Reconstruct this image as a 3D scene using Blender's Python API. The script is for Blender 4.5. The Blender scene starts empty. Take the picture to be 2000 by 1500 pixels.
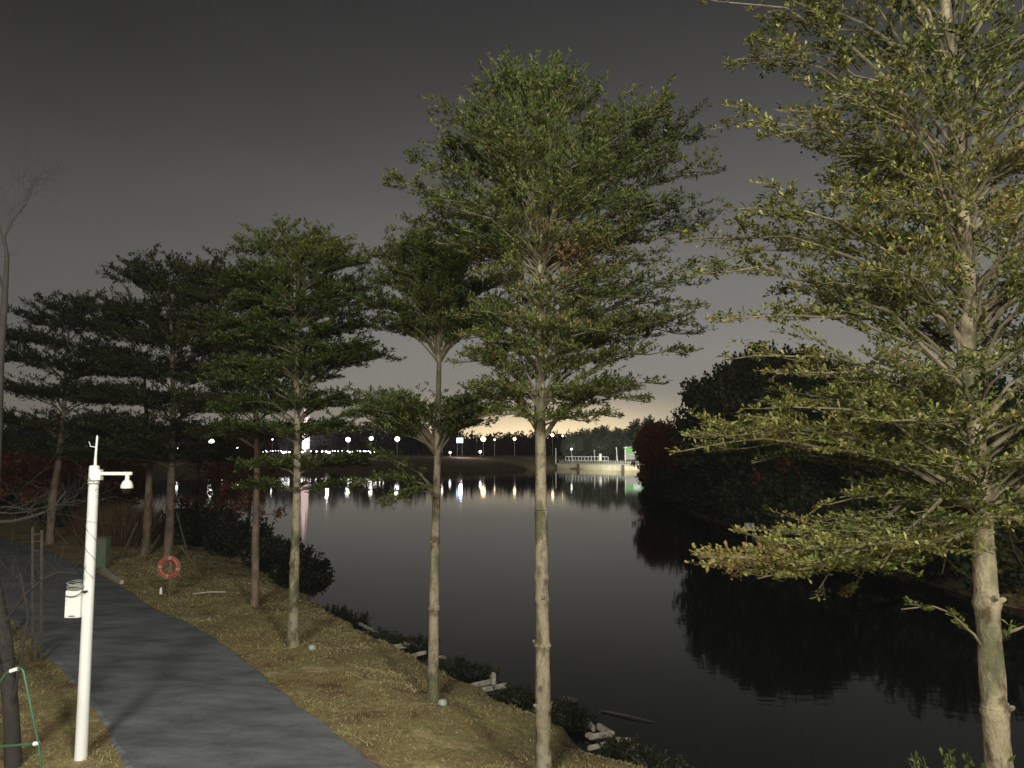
import bpy, math, random
import numpy as np
from mathutils import Vector, Matrix

random.seed(11)
rng = np.random.default_rng(11)
sc = bpy.context.scene

# ------------------------------------------------------------------ camera
H = 4.4                       # eye height above the path (standing on a footbridge)
WZ = -1.0                     # water level
PITCH = math.radians(4.95)
F = 1500.0                    # focal length in photo pixels (2000 px wide)
cam_d = bpy.data.cameras.new("camera")
cam = bpy.data.objects.new("camera", cam_d)
sc.collection.objects.link(cam)
cam.location = (0, 0, H)
cam.rotation_euler = (math.radians(90) + PITCH, 0, 0)
cam_d.sensor_width = 36.0
cam_d.lens = 36.0 * F / 2000.0
cam_d.clip_start = 0.05
cam_d.clip_end = 6000
sc.camera = cam

# ------------------------------------------------------------------ night sky (city glow near the horizon)
world = bpy.data.worlds.new("World")
sc.world = world
world.use_nodes = True
wt = world.node_tree
wt.nodes.clear()
wo = wt.nodes.new("ShaderNodeOutputWorld")
bg = wt.nodes.new("ShaderNodeBackground")
tc = wt.nodes.new("ShaderNodeTexCoord")
sep = wt.nodes.new("ShaderNodeSeparateXYZ")
wt.links.new(tc.outputs["Generated"], sep.inputs[0])
ramp = wt.nodes.new("ShaderNodeValToRGB")
ramp.color_ramp.interpolation = 'B_SPLINE'
els = ramp.color_ramp.elements
stops = [(0.0, (.34, .31, .25)), (0.035, (.33, .305, .25)), (0.085, (.28, .265, .232)), (0.16, (.235, .228, .214)),
         (0.26, (.150, .147, .138)), (0.38, (.078, .077, .074)), (0.52, (.030, .030, .030)), (0.75, (.020, .020, .021))]
els[0].position = stops[0][0]; els[0].color = (*stops[0][1], 1)
els[1].position = stops[1][0]; els[1].color = (*stops[1][1], 1)
for p, c in stops[2:]:
    e = els.new(p); e.color = (*c, 1)
wt.links.new(sep.outputs["Z"], ramp.inputs[0])
mr = wt.nodes.new("ShaderNodeMapRange")
mr.interpolation_type = 'SMOOTHSTEP'
mr.inputs["From Min"].default_value = -0.62
mr.inputs["From Max"].default_value = 0.05
mr.inputs["To Min"].default_value = 0.52
mr.inputs["To Max"].default_value = 1.0
wt.links.new(sep.outputs["X"], mr.inputs["Value"])
# warm glow of the city centre, low in the middle of the view
wz = wt.nodes.new("ShaderNodeMapRange"); wz.interpolation_type = 'SMOOTHSTEP'
wz.inputs["From Min"].default_value = 0.085; wz.inputs["From Max"].default_value = 0.0
wt.links.new(sep.outputs["Z"], wz.inputs["Value"])
xo = wt.nodes.new("ShaderNodeMath"); xo.operation = 'SUBTRACT'; xo.inputs[1].default_value = .03
xa = wt.nodes.new("ShaderNodeMath"); xa.operation = 'ABSOLUTE'
wx = wt.nodes.new("ShaderNodeMapRange"); wx.interpolation_type = 'SMOOTHSTEP'
wx.inputs["From Min"].default_value = 0.30; wx.inputs["From Max"].default_value = 0.0
wt.links.new(sep.outputs["X"], xo.inputs[0]); wt.links.new(xo.outputs[0], xa.inputs[0]); wt.links.new(xa.outputs[0], wx.inputs["Value"])
wm = wt.nodes.new("ShaderNodeMath"); wm.operation = 'MULTIPLY'
wt.links.new(wz.outputs[0], wm.inputs[0]); wt.links.new(wx.outputs[0], wm.inputs[1])
warm = wt.nodes.new("ShaderNodeVectorMath"); warm.operation = 'SCALE'; warm.inputs[0].default_value = (1.15, .84, .42)
wt.links.new(wm.outputs[0], warm.inputs["Scale"])
wadd = wt.nodes.new("ShaderNodeVectorMath"); wadd.operation = 'ADD'
wt.links.new(ramp.outputs[0], wadd.inputs[0]); wt.links.new(warm.outputs[0], wadd.inputs[1])
# faint uneven cloud
cn = wt.nodes.new("ShaderNodeTexNoise"); cn.inputs["Scale"].default_value = 2.6; cn.inputs["Detail"].default_value = 4
cmap = wt.nodes.new("ShaderNodeMapping"); cmap.inputs["Scale"].default_value = (1, 1, 3)
wt.links.new(tc.outputs["Generated"], cmap.inputs[0]); wt.links.new(cmap.outputs[0], cn.inputs["Vector"])
cr = wt.nodes.new("ShaderNodeMapRange"); cr.inputs["From Min"].default_value = .3; cr.inputs["From Max"].default_value = .7
cr.inputs["To Min"].default_value = .90; cr.inputs["To Max"].default_value = 1.08
wt.links.new(cn.outputs[0], cr.inputs["Value"])
cmul = wt.nodes.new("ShaderNodeVectorMath"); cmul.operation = 'SCALE'
wt.links.new(wadd.outputs[0], cmul.inputs[0]); wt.links.new(cr.outputs[0], cmul.inputs["Scale"])
mul = wt.nodes.new("ShaderNodeVectorMath"); mul.operation = 'SCALE'
wt.links.new(cmul.outputs[0], mul.inputs[0])
wt.links.new(mr.outputs[0], mul.inputs["Scale"])
wt.links.new(mul.outputs[0], bg.inputs[0])
bg.inputs[1].default_value = 1.0
wt.links.new(bg.outputs[0], wo.inputs[0])

# ------------------------------------------------------------------ the bridge's lamp, standing to the right of and above the viewer
def point_light(name, loc, watts, col, radius=0.15):
    l = bpy.data.lights.new(name, 'POINT')
    l.energy = watts; l.color = col; l.shadow_soft_size = radius
    o = bpy.data.objects.new(name, l)
    o.location = loc
    sc.collection.objects.link(o)
    return o
point_light("bridge_lamp_light", (7.5, -8.5, 13.0), 16500, (1.0, .95, .82), 1.2)
point_light("bridge_lamp_light", (-3.5, -9.5, 12.0), 17500, (1.0, .97, .87), 1.6)

vs = sc.view_settings
sc.display_settings.display_device = 'sRGB'
vs.view_transform = 'Standard'; vs.look = 'None'; vs.exposure = 0; vs.gamma = 1
sc.render.engine = 'CYCLES'
sc.cycles.max_bounces = 5
sc.cycles.diffuse_bounces = 2
sc.cycles.glossy_bounces = 3
sc.cycles.sample_clamp_indirect = 4
sc.cycles.use_denoising = True

# ------------------------------------------------------------------ photo pixel -> place in the world
cP, sP = math.cos(PITCH), math.sin(PITCH)
def ray(px, py):
    x = (px - 1000) / F; u = (750 - py) / F
    return Vector((x, cP - u * sP, sP + u * cP))
def on_z(px, py, z=0.0):
    r = ray(px, py); t = (z - H) / r.z
    return Vector((r.x * t, r.y * t, z))
def on_y(px, py, Y):
    r = ray(px, py); t = Y / r.y
    return Vector((r.x * t, Y, H + r.z * t))

# ------------------------------------------------------------------ scene helpers
def link(o, parent=None):
    sc.collection.objects.link(o)
    if parent is not None:
        o.parent = parent
    return o
def tag(o, label=None, cat=None, group=None, kind=None):
    if label: o["label"] = label
    if cat: o["category"] = cat
    if group: o["group"] = group
    if kind: o["kind"] = kind
    return o
def thing(name, loc, label, cat, group=None):
    o = bpy.data.objects.new(name, None)
    o.empty_display_size = .3
    o.location = loc
    link(o)
    return tag(o, label, cat, group)

class MB:
    """collects vertices and faces, world coordinates"""
    def __init__(s): s.v = []; s.f = []; s.n = 0; s.att = []
    def add(s, vs_, fs):
        b = s.n
        s.v.extend([tuple(p) for p in vs_]); s.n += len(vs_)
        s.f.extend([tuple(i + b for i in f) for f in fs])
    def tube(s, pts, rad, k=6, cap=True):
        pts = [Vector(p) for p in pts]
        n = len(pts); vs_ = []; fs = []
        ref = None
        for i in range(n):
            t = (pts[min(i + 1, n - 1)] - pts[max(i - 1, 0)])
            if t.length < 1e-9: t = Vector((0, 0, 1))
            t.normalize()
            if ref is None:
                ref = Vector((1, 0, 0)) if abs(t.x) < .8 else Vector((0, 1, 0))
            a = (ref - t * ref.dot(t)).normalized(); b = t.cross(a); ref = a
            r = rad[i] if hasattr(rad, '__len__') else rad
            for j in range(k):
                an = 2 * math.pi * j / k
                vs_.append(pts[i] + a * (r * math.cos(an)) + b * (r * math.sin(an)))
        for i in range(n - 1):
            for j in range(k):
                j2 = (j + 1) % k
                fs.append((i * k + j, i * k + j2, (i + 1) * k + j2, (i + 1) * k + j))
        if cap:
            fs.append(tuple(range(k - 1, -1, -1))); fs.append(tuple((n - 1) * k + j for j in range(k)))
        s.add(vs_, fs)
    def box(s, c, size, rz=0, rx=0, bev=0.0):
        hx, hy, hz = [q / 2 for q in size]
        m = Matrix.Translation(Vector(c)) @ Matrix.Rotation(rz, 4, 'Z') @ Matrix.Rotation(rx, 4, 'X')
        if bev <= 0:
            co = [(x, y, z) for z in (-hz, hz) for y in (-hy, hy) for x in (-hx, hx)]
            fs = [(0, 2, 3, 1), (4, 5, 7, 6), (0, 1, 5, 4), (2, 6, 7, 3), (0, 4, 6, 2), (1, 3, 7, 5)]
            s.add([m @ Vector(p) for p in co], fs); return
        b = min(bev, hx * .9, hy * .9, hz * .9)
        prof = [(-hz, b), (-hz + b, 0), (hz - b, 0), (hz, b)]
        vs_ = []
        for z, ins in prof:
            x, y = hx - ins, hy - ins; q = b * .7
            ring = [(-x + q, -y), (x - q, -y), (x, -y + q), (x, y - q), (x - q, y), (-x + q, y), (-x, y - q), (-x, -y + q)]
            vs_ += [m @ Vector((a, c_, z)) for a, c_ in ring]
        fs = [tuple(range(7, -1, -1)), tuple(24 + j for j in range(8))]
        for i in range(3):
            for j in range(8):
                fs.append((i * 8 + j, i * 8 + (j + 1) % 8, (i + 1) * 8 + (j + 1) % 8, (i + 1) * 8 + j))
        s.add(vs_, fs)
    def lathe(s, c, prof, k=20, axis='Z'):
        vs_ = []; fs = []
        for r, z in prof:
            for j in range(k):
                a = 2 * math.pi * j / k
                p = (r * math.cos(a), r * math.sin(a), z)
                if axis == 'Y': p = (p[0], p[2], p[1])
                vs_.append(Vector(c) + Vector(p))
        n = len(prof)
        for i in range(n - 1):
            for j in range(k):
                fs.append((i * k + j, i * k + (j + 1) % k, (i + 1) * k + (j + 1) % k, (i + 1) * k + j))
        fs.append(tuple(range(k - 1, -1, -1))); fs.append(tuple((n - 1) * k + j for j in range(k)))
        s.add(vs_, fs)
    def build(s, name, mat, parent=None, smooth=True):
        me = bpy.data.meshes.new(name)
        off = Vector((0, 0, 0))
        if parent is not None:
            off = parent.location.copy() if parent.parent is None else parent.location + parent.parent.location
        elif s.n:
            off = Vector(s.v[0])
        me.from_pydata([tuple(Vector(p) - off) for p in s.v], [], s.f)
        if smooth:
            me.polygons.foreach_set("use_smooth", [True] * len(me.polygons))
        me.materials.append(mat); me.update()
        o = bpy.data.objects.new(name, me)
        link(o, parent)
        if parent is None: o.location = off
        if smooth:
            try: me.set_sharp_from_angle(angle=math.radians(40))
            except Exception: pass
        return o

def np_mesh(name, V, nper, mat, parent=None, att=None, smooth=False, off=None):
    """V: (N, nper, 3) separate polygons of nper corners each"""
    N = len(V)
    me = bpy.data.meshes.new(name)
    if off is None:
        off = parent.location.copy() if parent is not None else Vector((0, 0, 0))
    co = (V.reshape(-1, 3) - np.array(off)).astype(np.float32)
    me.vertices.add(N * nper); me.vertices.foreach_set("co", co.ravel())
    me.loops.add(N * nper); me.loops.foreach_set("vertex_index", np.arange(N * nper, dtype=np.int32))
    me.polygons.add(N)
    me.polygons.foreach_set("loop_start", np.arange(N, dtype=np.int32) * nper)
    me.polygons.foreach_set("loop_total", np.full(N, nper, dtype=np.int32))
    if att is not None:
        a = me.attributes.new("tone", 'FLOAT', 'FACE')
        a.data.foreach_set("value", att.astype(np.float32))
    me.materials.append(mat)
    me.update(calc_edges=True)
    o = bpy.data.objects.new(name, me)
    link(o, parent)
    if parent is None: o.location = off
    return o

# ------------------------------------------------------------------ materials
def new_mat(name):
    m = bpy.data.materials.new(name); m.use_nodes = True
    nt = m.node_tree
    return m, nt, nt.nodes["Principled BSDF"]
def N_(nt, t, **kw):
    n = nt.nodes.new(t)
    for k, v in kw.items(): setattr(n, k, v)
    return n
def mat_plain(name, col, rough=.6, var=.25, scale=6.0, metal=0.0, bump=0.0, spec=.5):
    m, nt, b = new_mat(name)
    geo = N_(nt, "ShaderNodeNewGeometry")
    no = N_(nt, "ShaderNodeTexNoise"); no.inputs["Scale"].default_value = scale; no.inputs["Detail"].default_value = 6
    nt.links.new(geo.outputs["Position"], no.inputs["Vector"])
    r = N_(nt, "ShaderNodeValToRGB")
    r.color_ramp.elements[0].position = .3; r.color_ramp.elements[1].position = .72
    r.color_ramp.elements[0].color = (*[c * (1 - var) for c in col], 1)
    r.color_ramp.elements[1].color = (*[min(1, c * (1 + var)) for c in col], 1)
    nt.links.new(no.outputs[0], r.inputs[0]); nt.links.new(r.outputs[0], b.inputs["Base Color"])
    b.inputs["Roughness"].default_value = rough; b.inputs["Metallic"].default_value = metal
    b.inputs["Specular IOR Level"].default_value = spec
    if bump:
        bp = N_(nt, "ShaderNodeBump"); bp.inputs["Strength"].default_value = bump; bp.inputs["Distance"].default_value = .02
        nt.links.new(no.outputs[0], bp.inputs["Height"]); nt.links.new(bp.outputs[0], b.inputs["Normal"])
    return m
def mat_leaf(name, stops, rough=.5, spec=.26, trans=.25):
    m, nt, b = new_mat(name)
    at = N_(nt, "ShaderNodeAttribute", attribute_name="tone")
    r = N_(nt, "ShaderNodeValToRGB")
    e = r.color_ramp.elements
    e[0].position = stops[0][0]; e[0].color = (*stops[0][1], 1)
    e[1].position = stops[1][0]; e[1].color = (*stops[1][1], 1)
    for p, c in stops[2:]:
        q = e.new(p); q.color = (*c, 1)
    nt.links.new(at.outputs["Fac"], r.inputs[0])
    nt.links.new(r.outputs[0], b.inputs["Base Color"])
    b.inputs["Roughness"].default_value = rough
    b.inputs["Specular IOR Level"].default_value = spec
    if trans:
        tr = N_(nt, "ShaderNodeBsdfTranslucent"); mx = N_(nt, "ShaderNodeMixShader"); mx.inputs[0].default_value = trans
        nt.links.new(r.outputs[0], tr.inputs[0]); nt.links.new(b.outputs[0], mx.inputs[1]); nt.links.new(tr.outputs[0], mx.inputs[2])
        nt.links.new(mx.outputs[0], nt.nodes["Material Output"].inputs[0])
    return m
def mat_emit(name, col, s):
    m, nt, b = new_mat(name)
    b.inputs["Base Color"].default_value = (*[c * .5 for c in col], 1)
    b.inputs["Emission Color"].default_value = (*col, 1); b.inputs["Emission Strength"].default_value = s
    return m
def mat_bark(name, light, dark, moss, scale=1.0):
    m, nt, b = new_mat(name)
    geo = N_(nt, "ShaderNodeNewGeometry")
    mp = N_(nt, "ShaderNodeMapping"); mp.inputs["Scale"].default_value = (1, 1, .55)
    nt.links.new(geo.outputs["Position"], mp.inputs[0])
    n1 = N_(nt, "ShaderNodeTexNoise"); n1.inputs["Scale"].default_value = 5.5 * scale; n1.inputs["Detail"].default_value = 9; n1.inputs["Roughness"].default_value = .65
    n2 = N_(nt, "ShaderNodeTexNoise"); n2.inputs["Scale"].default_value = 34 * scale; n2.inputs["Detail"].default_value = 6
    n3 = N_(nt, "ShaderNodeTexNoise"); n3.inputs["Scale"].default_value = 2.4 * scale; n3.inputs["Detail"].default_value = 5
    for n in (n1, n2, n3): nt.links.new(mp.outputs[0], n.inputs["Vector"])
    r1 = N_(nt, "ShaderNodeValToRGB"); r1.color_ramp.elements[0].position = .38; r1.color_ramp.elements[1].position = .53
    r1.color_ramp.elements[0].color = (*dark, 1); r1.color_ramp.elements[1].color = (*light, 1)
    nt.links.new(n1.outputs[0], r1.inputs[0])
    mx = N_(nt, "ShaderNodeMix", data_type='RGBA'); nt.links.new(r1.outputs[0], mx.inputs[6]); mx.inputs[7].default_value = (*moss, 1)
    mrr = N_(nt, "ShaderNodeMapRange"); mrr.inputs[1].default_value = .52; mrr.inputs[2].default_value = .62; mrr.inputs[4].default_value = .75
    nt.links.new(n3.outputs[0], mrr.inputs[0]); nt.links.new(mrr.outputs[0], mx.inputs[0])
    m2 = N_(nt, "ShaderNodeMix", data_type='RGBA', blend_type='MULTIPLY'); m2.inputs[0].default_value = .55
    nt.links.new(mx.outputs[2], m2.inputs[6]); nt.links.new(n2.outputs[0], m2.inputs[7])
    g = N_(nt, "ShaderNodeBrightContrast"); g.inputs[1].default_value = 0.0
    nt.links.new(m2.outputs[2], g.inputs[0]); nt.links.new(g.outputs[0], b.inputs["Base Color"])
    bp = N_(nt, "ShaderNodeBump"); bp.inputs["Strength"].default_value = .6; bp.inputs["Distance"].default_value = .02
    nt.links.new(n2.outputs[0], bp.inputs["Height"]); nt.links.new(bp.outputs[0], b.inputs["Normal"])
    b.inputs["Roughness"].default_value = .85; b.inputs["Specular IOR Level"].default_value = .2
    return m

M_bark = mat_bark("pale_bark", (.355, .31, .215), (.115, .085, .055), (.10, .11, .055))
M_bark_near = mat_bark("mottled_bark", (.29, .25, .165), (.085, .06, .038), (.08, .09, .045), 1.25)
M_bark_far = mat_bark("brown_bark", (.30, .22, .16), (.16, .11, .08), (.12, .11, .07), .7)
M_bark_dark = mat_plain("dark_bark", (.07, .06, .05), .9, .3, 8)
M_twig = mat_plain("twig_bark", (.115, .097, .058), .8, .4, 9)
M_bare = mat_plain("bare_branch_bark", (.035, .032, .028), .9, .3, 6)
M_leaf = mat_leaf("almond_leaf", [(0, (.024, .042, .007)), (.35, (.068, .100, .018)), (.62, (.118, .148, .032)), (.8, (.17, .15, .05)), (1, (.17, .10, .045))])
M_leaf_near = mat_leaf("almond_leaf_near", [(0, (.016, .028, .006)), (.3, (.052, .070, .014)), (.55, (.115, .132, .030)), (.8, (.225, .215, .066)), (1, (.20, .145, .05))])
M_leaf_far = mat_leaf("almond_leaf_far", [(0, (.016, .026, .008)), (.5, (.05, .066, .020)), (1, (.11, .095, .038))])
M_ever = mat_leaf("evergreen_leaf", [(0, (.012, .018, .009)), (.6, (.042, .055, .022)), (1, (.13, .12, .055))], .6, .2, .1)
M_cyp = mat_leaf("russet_needles", [(0, (.12, .042, .018)), (.6, (.25, .085, .035)), (1, (.36, .17, .07))], .7, .2, .15)
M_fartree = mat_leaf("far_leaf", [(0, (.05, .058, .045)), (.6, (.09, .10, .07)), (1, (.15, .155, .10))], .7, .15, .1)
M_farwood = mat_leaf("far_wood_leaf", [(0, (.022, .023, .02)), (.6, (.042, .044, .038)), (1, (.07, .068, .055))], .8, .1, .1)
M_shrub = mat_leaf("shrub_leaf", [(0, (.010, .014, .006)), (.6, (.025, .032, .012)), (1, (.06, .06, .025))], .55, .3, .1)
M_reed = mat_leaf("reed_blade", [(0, (.06, .04, .02)), (.6, (.13, .08, .04)), (1, (.2, .13, .07))], .7, .2, .2)
M_grass = mat_leaf("dry_grass_blade", [(0, (.12, .12, .045)), (.45, (.29, .26, .115)), (.8, (.45, .39, .20)), (1, (.56, .48, .28))], .7, .2, .25)
M_white = mat_plain("white_paint", (.80, .81, .78), .42, .04, 3)
def scuff(m):
    nt = m.node_tree; b = nt.nodes["Principled BSDF"]; src = b.inputs["Base Color"].links[0].from_socket
    geo = N_(nt, "ShaderNodeNewGeometry"); mp = N_(nt, "ShaderNodeMapping"); mp.inputs["Scale"].default_value = (3, 3, 1)
    no = N_(nt, "ShaderNodeTexNoise"); no.inputs["Scale"].default_value = 9; no.inputs["Detail"].default_value = 8; no.inputs["Roughness"].default_value = .75
    nt.links.new(geo.outputs["Position"], mp.inputs[0]); nt.links.new(mp.outputs[0], no.inputs["Vector"])
    mr_ = N_(nt, "ShaderNodeMapRange"); mr_.inputs[1].default_value = .60; mr_.inputs[2].default_value = .74
    nt.links.new(no.outputs[0], mr_.inputs[0])
    sx = N_(nt, "ShaderNodeSeparateXYZ"); nt.links.new(geo.outputs["Position"], sx.inputs[0])
    hz = N_(nt, "ShaderNodeMapRange"); hz.inputs[1].default_value = .9; hz.inputs[2].default_value = .05; hz.inputs[3].default_value = .35; hz.inputs[4].default_value = 1.0
    nt.links.new(sx.outputs["Z"], hz.inputs[0])
    mm = N_(nt, "ShaderNodeMath", operation='MULTIPLY'); nt.links.new(mr_.outputs[0], mm.inputs[0]); nt.links.new(hz.outputs[0], mm.inputs[1])
    mx = N_(nt, "ShaderNodeMix", data_type='RGBA'); mx.inputs[7].default_value = (.33, .29, .21, 1)
    nt.links.new(mm.outputs[0], mx.inputs[0]); nt.links.new(src, mx.inputs[6]); nt.links.new(mx.outputs[2], b.inputs["Base Color"])
scuff(M_white)
M_greenpaint = mat_plain("green_paint", (.045, .12, .06), .45, .15, 8)
M_stone = mat_plain("pale_concrete", (.42, .40, .33), .85, .3, 9, bump=.5)
M_lamp_w = mat_emit("white_lamp_glass", (1, .99, .93), 9)
M_lamp_y = mat_emit("yellow_lamp_glass", (1, .78, .42), 8)
M_lamp_b = mat_emit("blue_white_screen", (.45, .68, 1), 3)
M_post = mat_plain("grey_post_paint", (.45, .45, .43), .6, .1, 2)
M_black = mat_plain("black_plastic", (.01, .01, .01), .25, .1, 5)

# ------------------------------------------------------------------ lake shore
shore = [(90, -80), (26, -20), (16, -4), (10, 4), (6.4, 8.6), (3.6, 11.5)]
for p in [(1150, 1500), (1085, 1443), (965, 1385), (885, 1343), (795, 1298), (720, 1255), (650, 1210), (600, 1172), (560, 1140), (470, 1085), (380, 1050), (300, 1028), (215, 1002)]:
    q = on_z(*p, WZ); shore.append((q.x, q.y))
shore += [(-52, 76), (-85, 100), (-118, 150), (-110, 186)]
for p in [(330, 921), (500, 922), (700, 923), (860, 924), (1000, 920), (1088, 915), (1180, 917), (1250, 920)]:
    q = on_z(*p, WZ); shore.append((q.x, q.y))
shore += [(48, 196), (46, 150), (30, 130)]
rb_line = [(1262, 950), (1290, 972), (1340, 997), (1400, 1020), (1462, 1043), (1560, 1075), (1700, 1112), (1900, 1165), (2150, 1230)]
rb_pts = [on_z(a, b_, WZ) for a, b_ in rb_line]
shore += [(p.x, p.y) for p in rb_pts] + [(34, 14), (60, -5), (120, -60)]
SH = np.array(shore)
def sdf(x, y):
    """positive on land, negative over the lake"""
    x = np.asarray(x, float); y = np.asarray(y, float)
    d = np.full(x.shape, 1e9); inside = np.zeros(x.shape, bool)
    n = len(SH)
    for i in range(n):
        ax, ay = SH[i]; bx, by = SH[(i + 1) % n]
        ex, ey = bx - ax, by - ay
        t = np.clip(((x - ax) * ex + (y - ay) * ey) / (ex * ex + ey * ey), 0, 1)
        d = np.minimum(d, np.hypot(x - ax - t * ex, y - ay - t * ey))
        c = ((ay > y) != (by > y)) & (x < ex * (y - ay) / (ey if ey else 1e-9) + ax)
        inside ^= c
    return np.where(inside, -d, d)
def wave(x, y):
    return (np.sin(x * 1.9 + 1.3 * np.sin(y * .8)) * np.cos(y * 1.6 + .7 * np.sin(x * 1.1)) + .6 * np.sin(x * 4.3 + y * 3.1) * np.sin(y * 5.2 - x * 2.2)) / 1.6
def ground_z(x, y):
    x = np.asarray(x, float); y = np.asarray(y, float)
    d = sdf(x, y) + .22 * wave(x * .8, y * .8)
    h = np.where(d < 0, -1.0 + np.maximum(d * .7, -2.5), -1.0 + .45 * np.clip(d / .35, 0, 1) + .55 * np.clip((d - .35) / 2.6, 0, 1) ** .8)
    far = np.clip((y - 130) / 60, 0, 1)
    h = h + far * np.clip((d - 2) / 26, 0, 1) * 2.4
    h = h - .012 + .03 * wave(x, y) * np.clip(d, 0, 1) * np.clip((1.2 - d * .3), 0, 1)
    return h
def gz(x, y): return float(ground_z(np.array([x]), np.array([y]))[0])

def growth(a, b, far_a, far_b, step, g=1.09):
    mid = list(np.arange(a, b + 1e-6, step))
    lo = [a]; s = step
    while lo[-1] > far_a: s *= g; lo.append(lo[-1] - s)
    hi = [mid[-1]]; s = step
    while hi[-1] < far_b: s *= g; hi.append(hi[-1] + s)
    return np.array(lo[:0:-1] + mid + hi[1:])
gx = growth(-20, 9, -2600, 2600, .22); gy = growth(6, 34, -300, 4200, .22)
X, Y = np.meshgrid(gx, gy); Z = ground_z(X, Y)
nx_, ny_ = len(gx), len(gy)
me = bpy.data.meshes.new("ground")
me.from_pydata(np.stack([X.ravel(), Y.ravel(), Z.ravel()], 1).tolist(), [],
               [(j * nx_ + i, j * nx_ + i + 1, (j + 1) * nx_ + i + 1, (j + 1) * nx_ + i) for j in range(ny_ - 1) for i in range(nx_ - 1)])
me.polygons.foreach_set("use_smooth", [True] * len(me.polygons))
m, nt, b = new_mat("grassy_soil")
geo = N_(nt, "ShaderNodeNewGeometry")
n1 = N_(nt, "ShaderNodeTexNoise"); n1.inputs["Scale"].default_value = 1.1; n1.inputs["Detail"].default_value = 8
n2 = N_(nt, "ShaderNodeTexNoise"); n2.inputs["Scale"].default_value = 7; n2.inputs["Detail"].default_value = 8; n2.inputs["Roughness"].default_value = .7
for n in (n1, n2): nt.links.new(geo.outputs["Position"], n.inputs["Vector"])
r1 = N_(nt, "ShaderNodeValToRGB"); e = r1.color_ramp.elements
e[0].position = .32; e[0].color = (.15, .09, .055, 1); e[1].position = .68; e[1].color = (.45, .375, .22, 1)
q = e.new(.45); q.color = (.29, .225, .12, 1); q = e.new(.56); q.color = (.26, .23, .105, 1)
nt.links.new(n1.outputs[0], r1.inputs[0])
m2 = N_(nt, "ShaderNodeMix", data_type='RGBA', blend_type='MULTIPLY'); m2.inputs[0].default_value = .8
r2 = N_(nt, "ShaderNodeValToRGB"); r2.color_ramp.elements[0].position = .3; r2.color_ramp.elements[0].color = (.45, .45, .42, 1); r2.color_ramp.elements[1].position = .7; r2.color_ramp.elements[1].color = (1.3, 1.25, 1.1, 1)
nt.links.new(n2.outputs[0], r2.inputs[0]); nt.links.new(r1.outputs[0], m2.inputs[6]); nt.links.new(r2.outputs[0], m2.inputs[7])
nt.links.new(m2.outputs[2], b.inputs["Base Color"])
bp = N_(nt, "ShaderNodeBump"); bp.inputs["Strength"].default_value = .9; bp.inputs["Distance"].default_value = .06
nt.links.new(n2.outputs[0], bp.inputs["Height"]); nt.links.new(bp.outputs[0], b.inputs["Normal"])
b.inputs["Roughness"].default_value = .95; b.inputs["Specular IOR Level"].default_value = .15
me.materials.append(m)
tag(link(bpy.data.objects.new("ground", me)), kind="structure")

# ------------------------------------------------------------------ lake water
m, nt, b = new_mat("lake_water")
b.inputs["Base Color"].default_value = (.006, .008, .007, 1)
b.inputs["Roughness"].default_value = .035; b.inputs["IOR"].default_value = 1.18
geo = N_(nt, "ShaderNodeNewGeometry")
mp = N_(nt, "ShaderNodeMapping"); mp.inputs["Scale"].default_value = (.5, 1.0, 1)
n1 = N_(nt, "ShaderNodeTexNoise"); n1.inputs["Scale"].default_value = 3.2; n1.inputs["Detail"].default_value = 3
nt.links.new(geo.outputs["Position"], mp.inputs[0]); nt.links.new(mp.outputs[0], n1.inputs["Vector"])
bp = N_(nt, "ShaderNodeBump"); bp.inputs["Strength"].default_value = .10; bp.inputs["Distance"].default_value = .02
nt.links.new(n1.outputs[0], bp.inputs["Height"]); nt.links.new(bp.outputs[0], b.inputs["Normal"])
w = MB(); w.add([(-150, -100, WZ), (150, -100, WZ), (150, 262, WZ), (-150, 262, WZ)], [(0, 1, 2, 3)])
tag(w.build("lake_water", m, smooth=False), kind="structure")

# ------------------------------------------------------------------ path
pr = [(860, 1600), (755, 1500), (620, 1402), (500, 1306), (432, 1250), (370, 1216), (300, 1186), (250, 1152), (190, 1117), (130, 1088), (75, 1067), (0, 1047), (-120, 1022)]
pl = [(320, 1620), (238, 1490), (205, 1425), (170, 1370), (128, 1322), (98, 1288), (70, 1255), (30, 1220), (-20, 1185), (-90, 1150), (-180, 1118), (-300, 1090), (-480, 1060)]
PR = [on_z(*p, 0) for p in pr]; PL = [on_z(*p, 0) for p in pl]
def dense(P, n):
    P = [np.array(p) for p in P]; L = [0]
    for a, b_ in zip(P, P[1:]): L.append(L[-1] + np.linalg.norm(b_ - a))
    out = []
    for k in range(n):
        s = L[-1] * (k / (n - 1)) ** 1.5; i = min(max(np.searchsorted(L, s) - 1, 0), len(P) - 2)
        t = (s - L[i]) / (L[i + 1] - L[i]); out.append(P[i] * (1 - t) + P[i + 1] * t)
    return out
n = 150; n = 320; A = dense(PL, n); B = dense(PR, n)
v = []; f = []
for i in range(n):
    ja, jb = [random.uniform(-.035, .035) + .05 * math.sin(i * .31 + q9) * math.sin(i * .13) for q9 in (0, 2)]
    for t in (0, .03, .5, .97, 1):
        p = A[i] * (1 - t) + B[i] * t
        v.append((p[0] + (ja if t < .1 else jb if t > .9 else 0), p[1], .022 + .02 * (1 - (2 * t - 1) ** 2) - (.05 if t in (0, 1) else 0)))
for i in range(n - 1):
    for j in range(4): f.append((i * 5 + j, i * 5 + j + 1, i * 5 + j + 6, i * 5 + j + 5))
me = bpy.data.meshes.new("path"); me.from_pydata(v, [], f)
m, nt, b = new_mat("path_asphalt")
geo = N_(nt, "ShaderNodeNewGeometry")
n1 = N_(nt, "ShaderNodeTexNoise"); n1.inputs["Scale"].default_value = .9; n1.inputs["Detail"].default_value = 9; n1.inputs["Roughness"].default_value = .68
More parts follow.
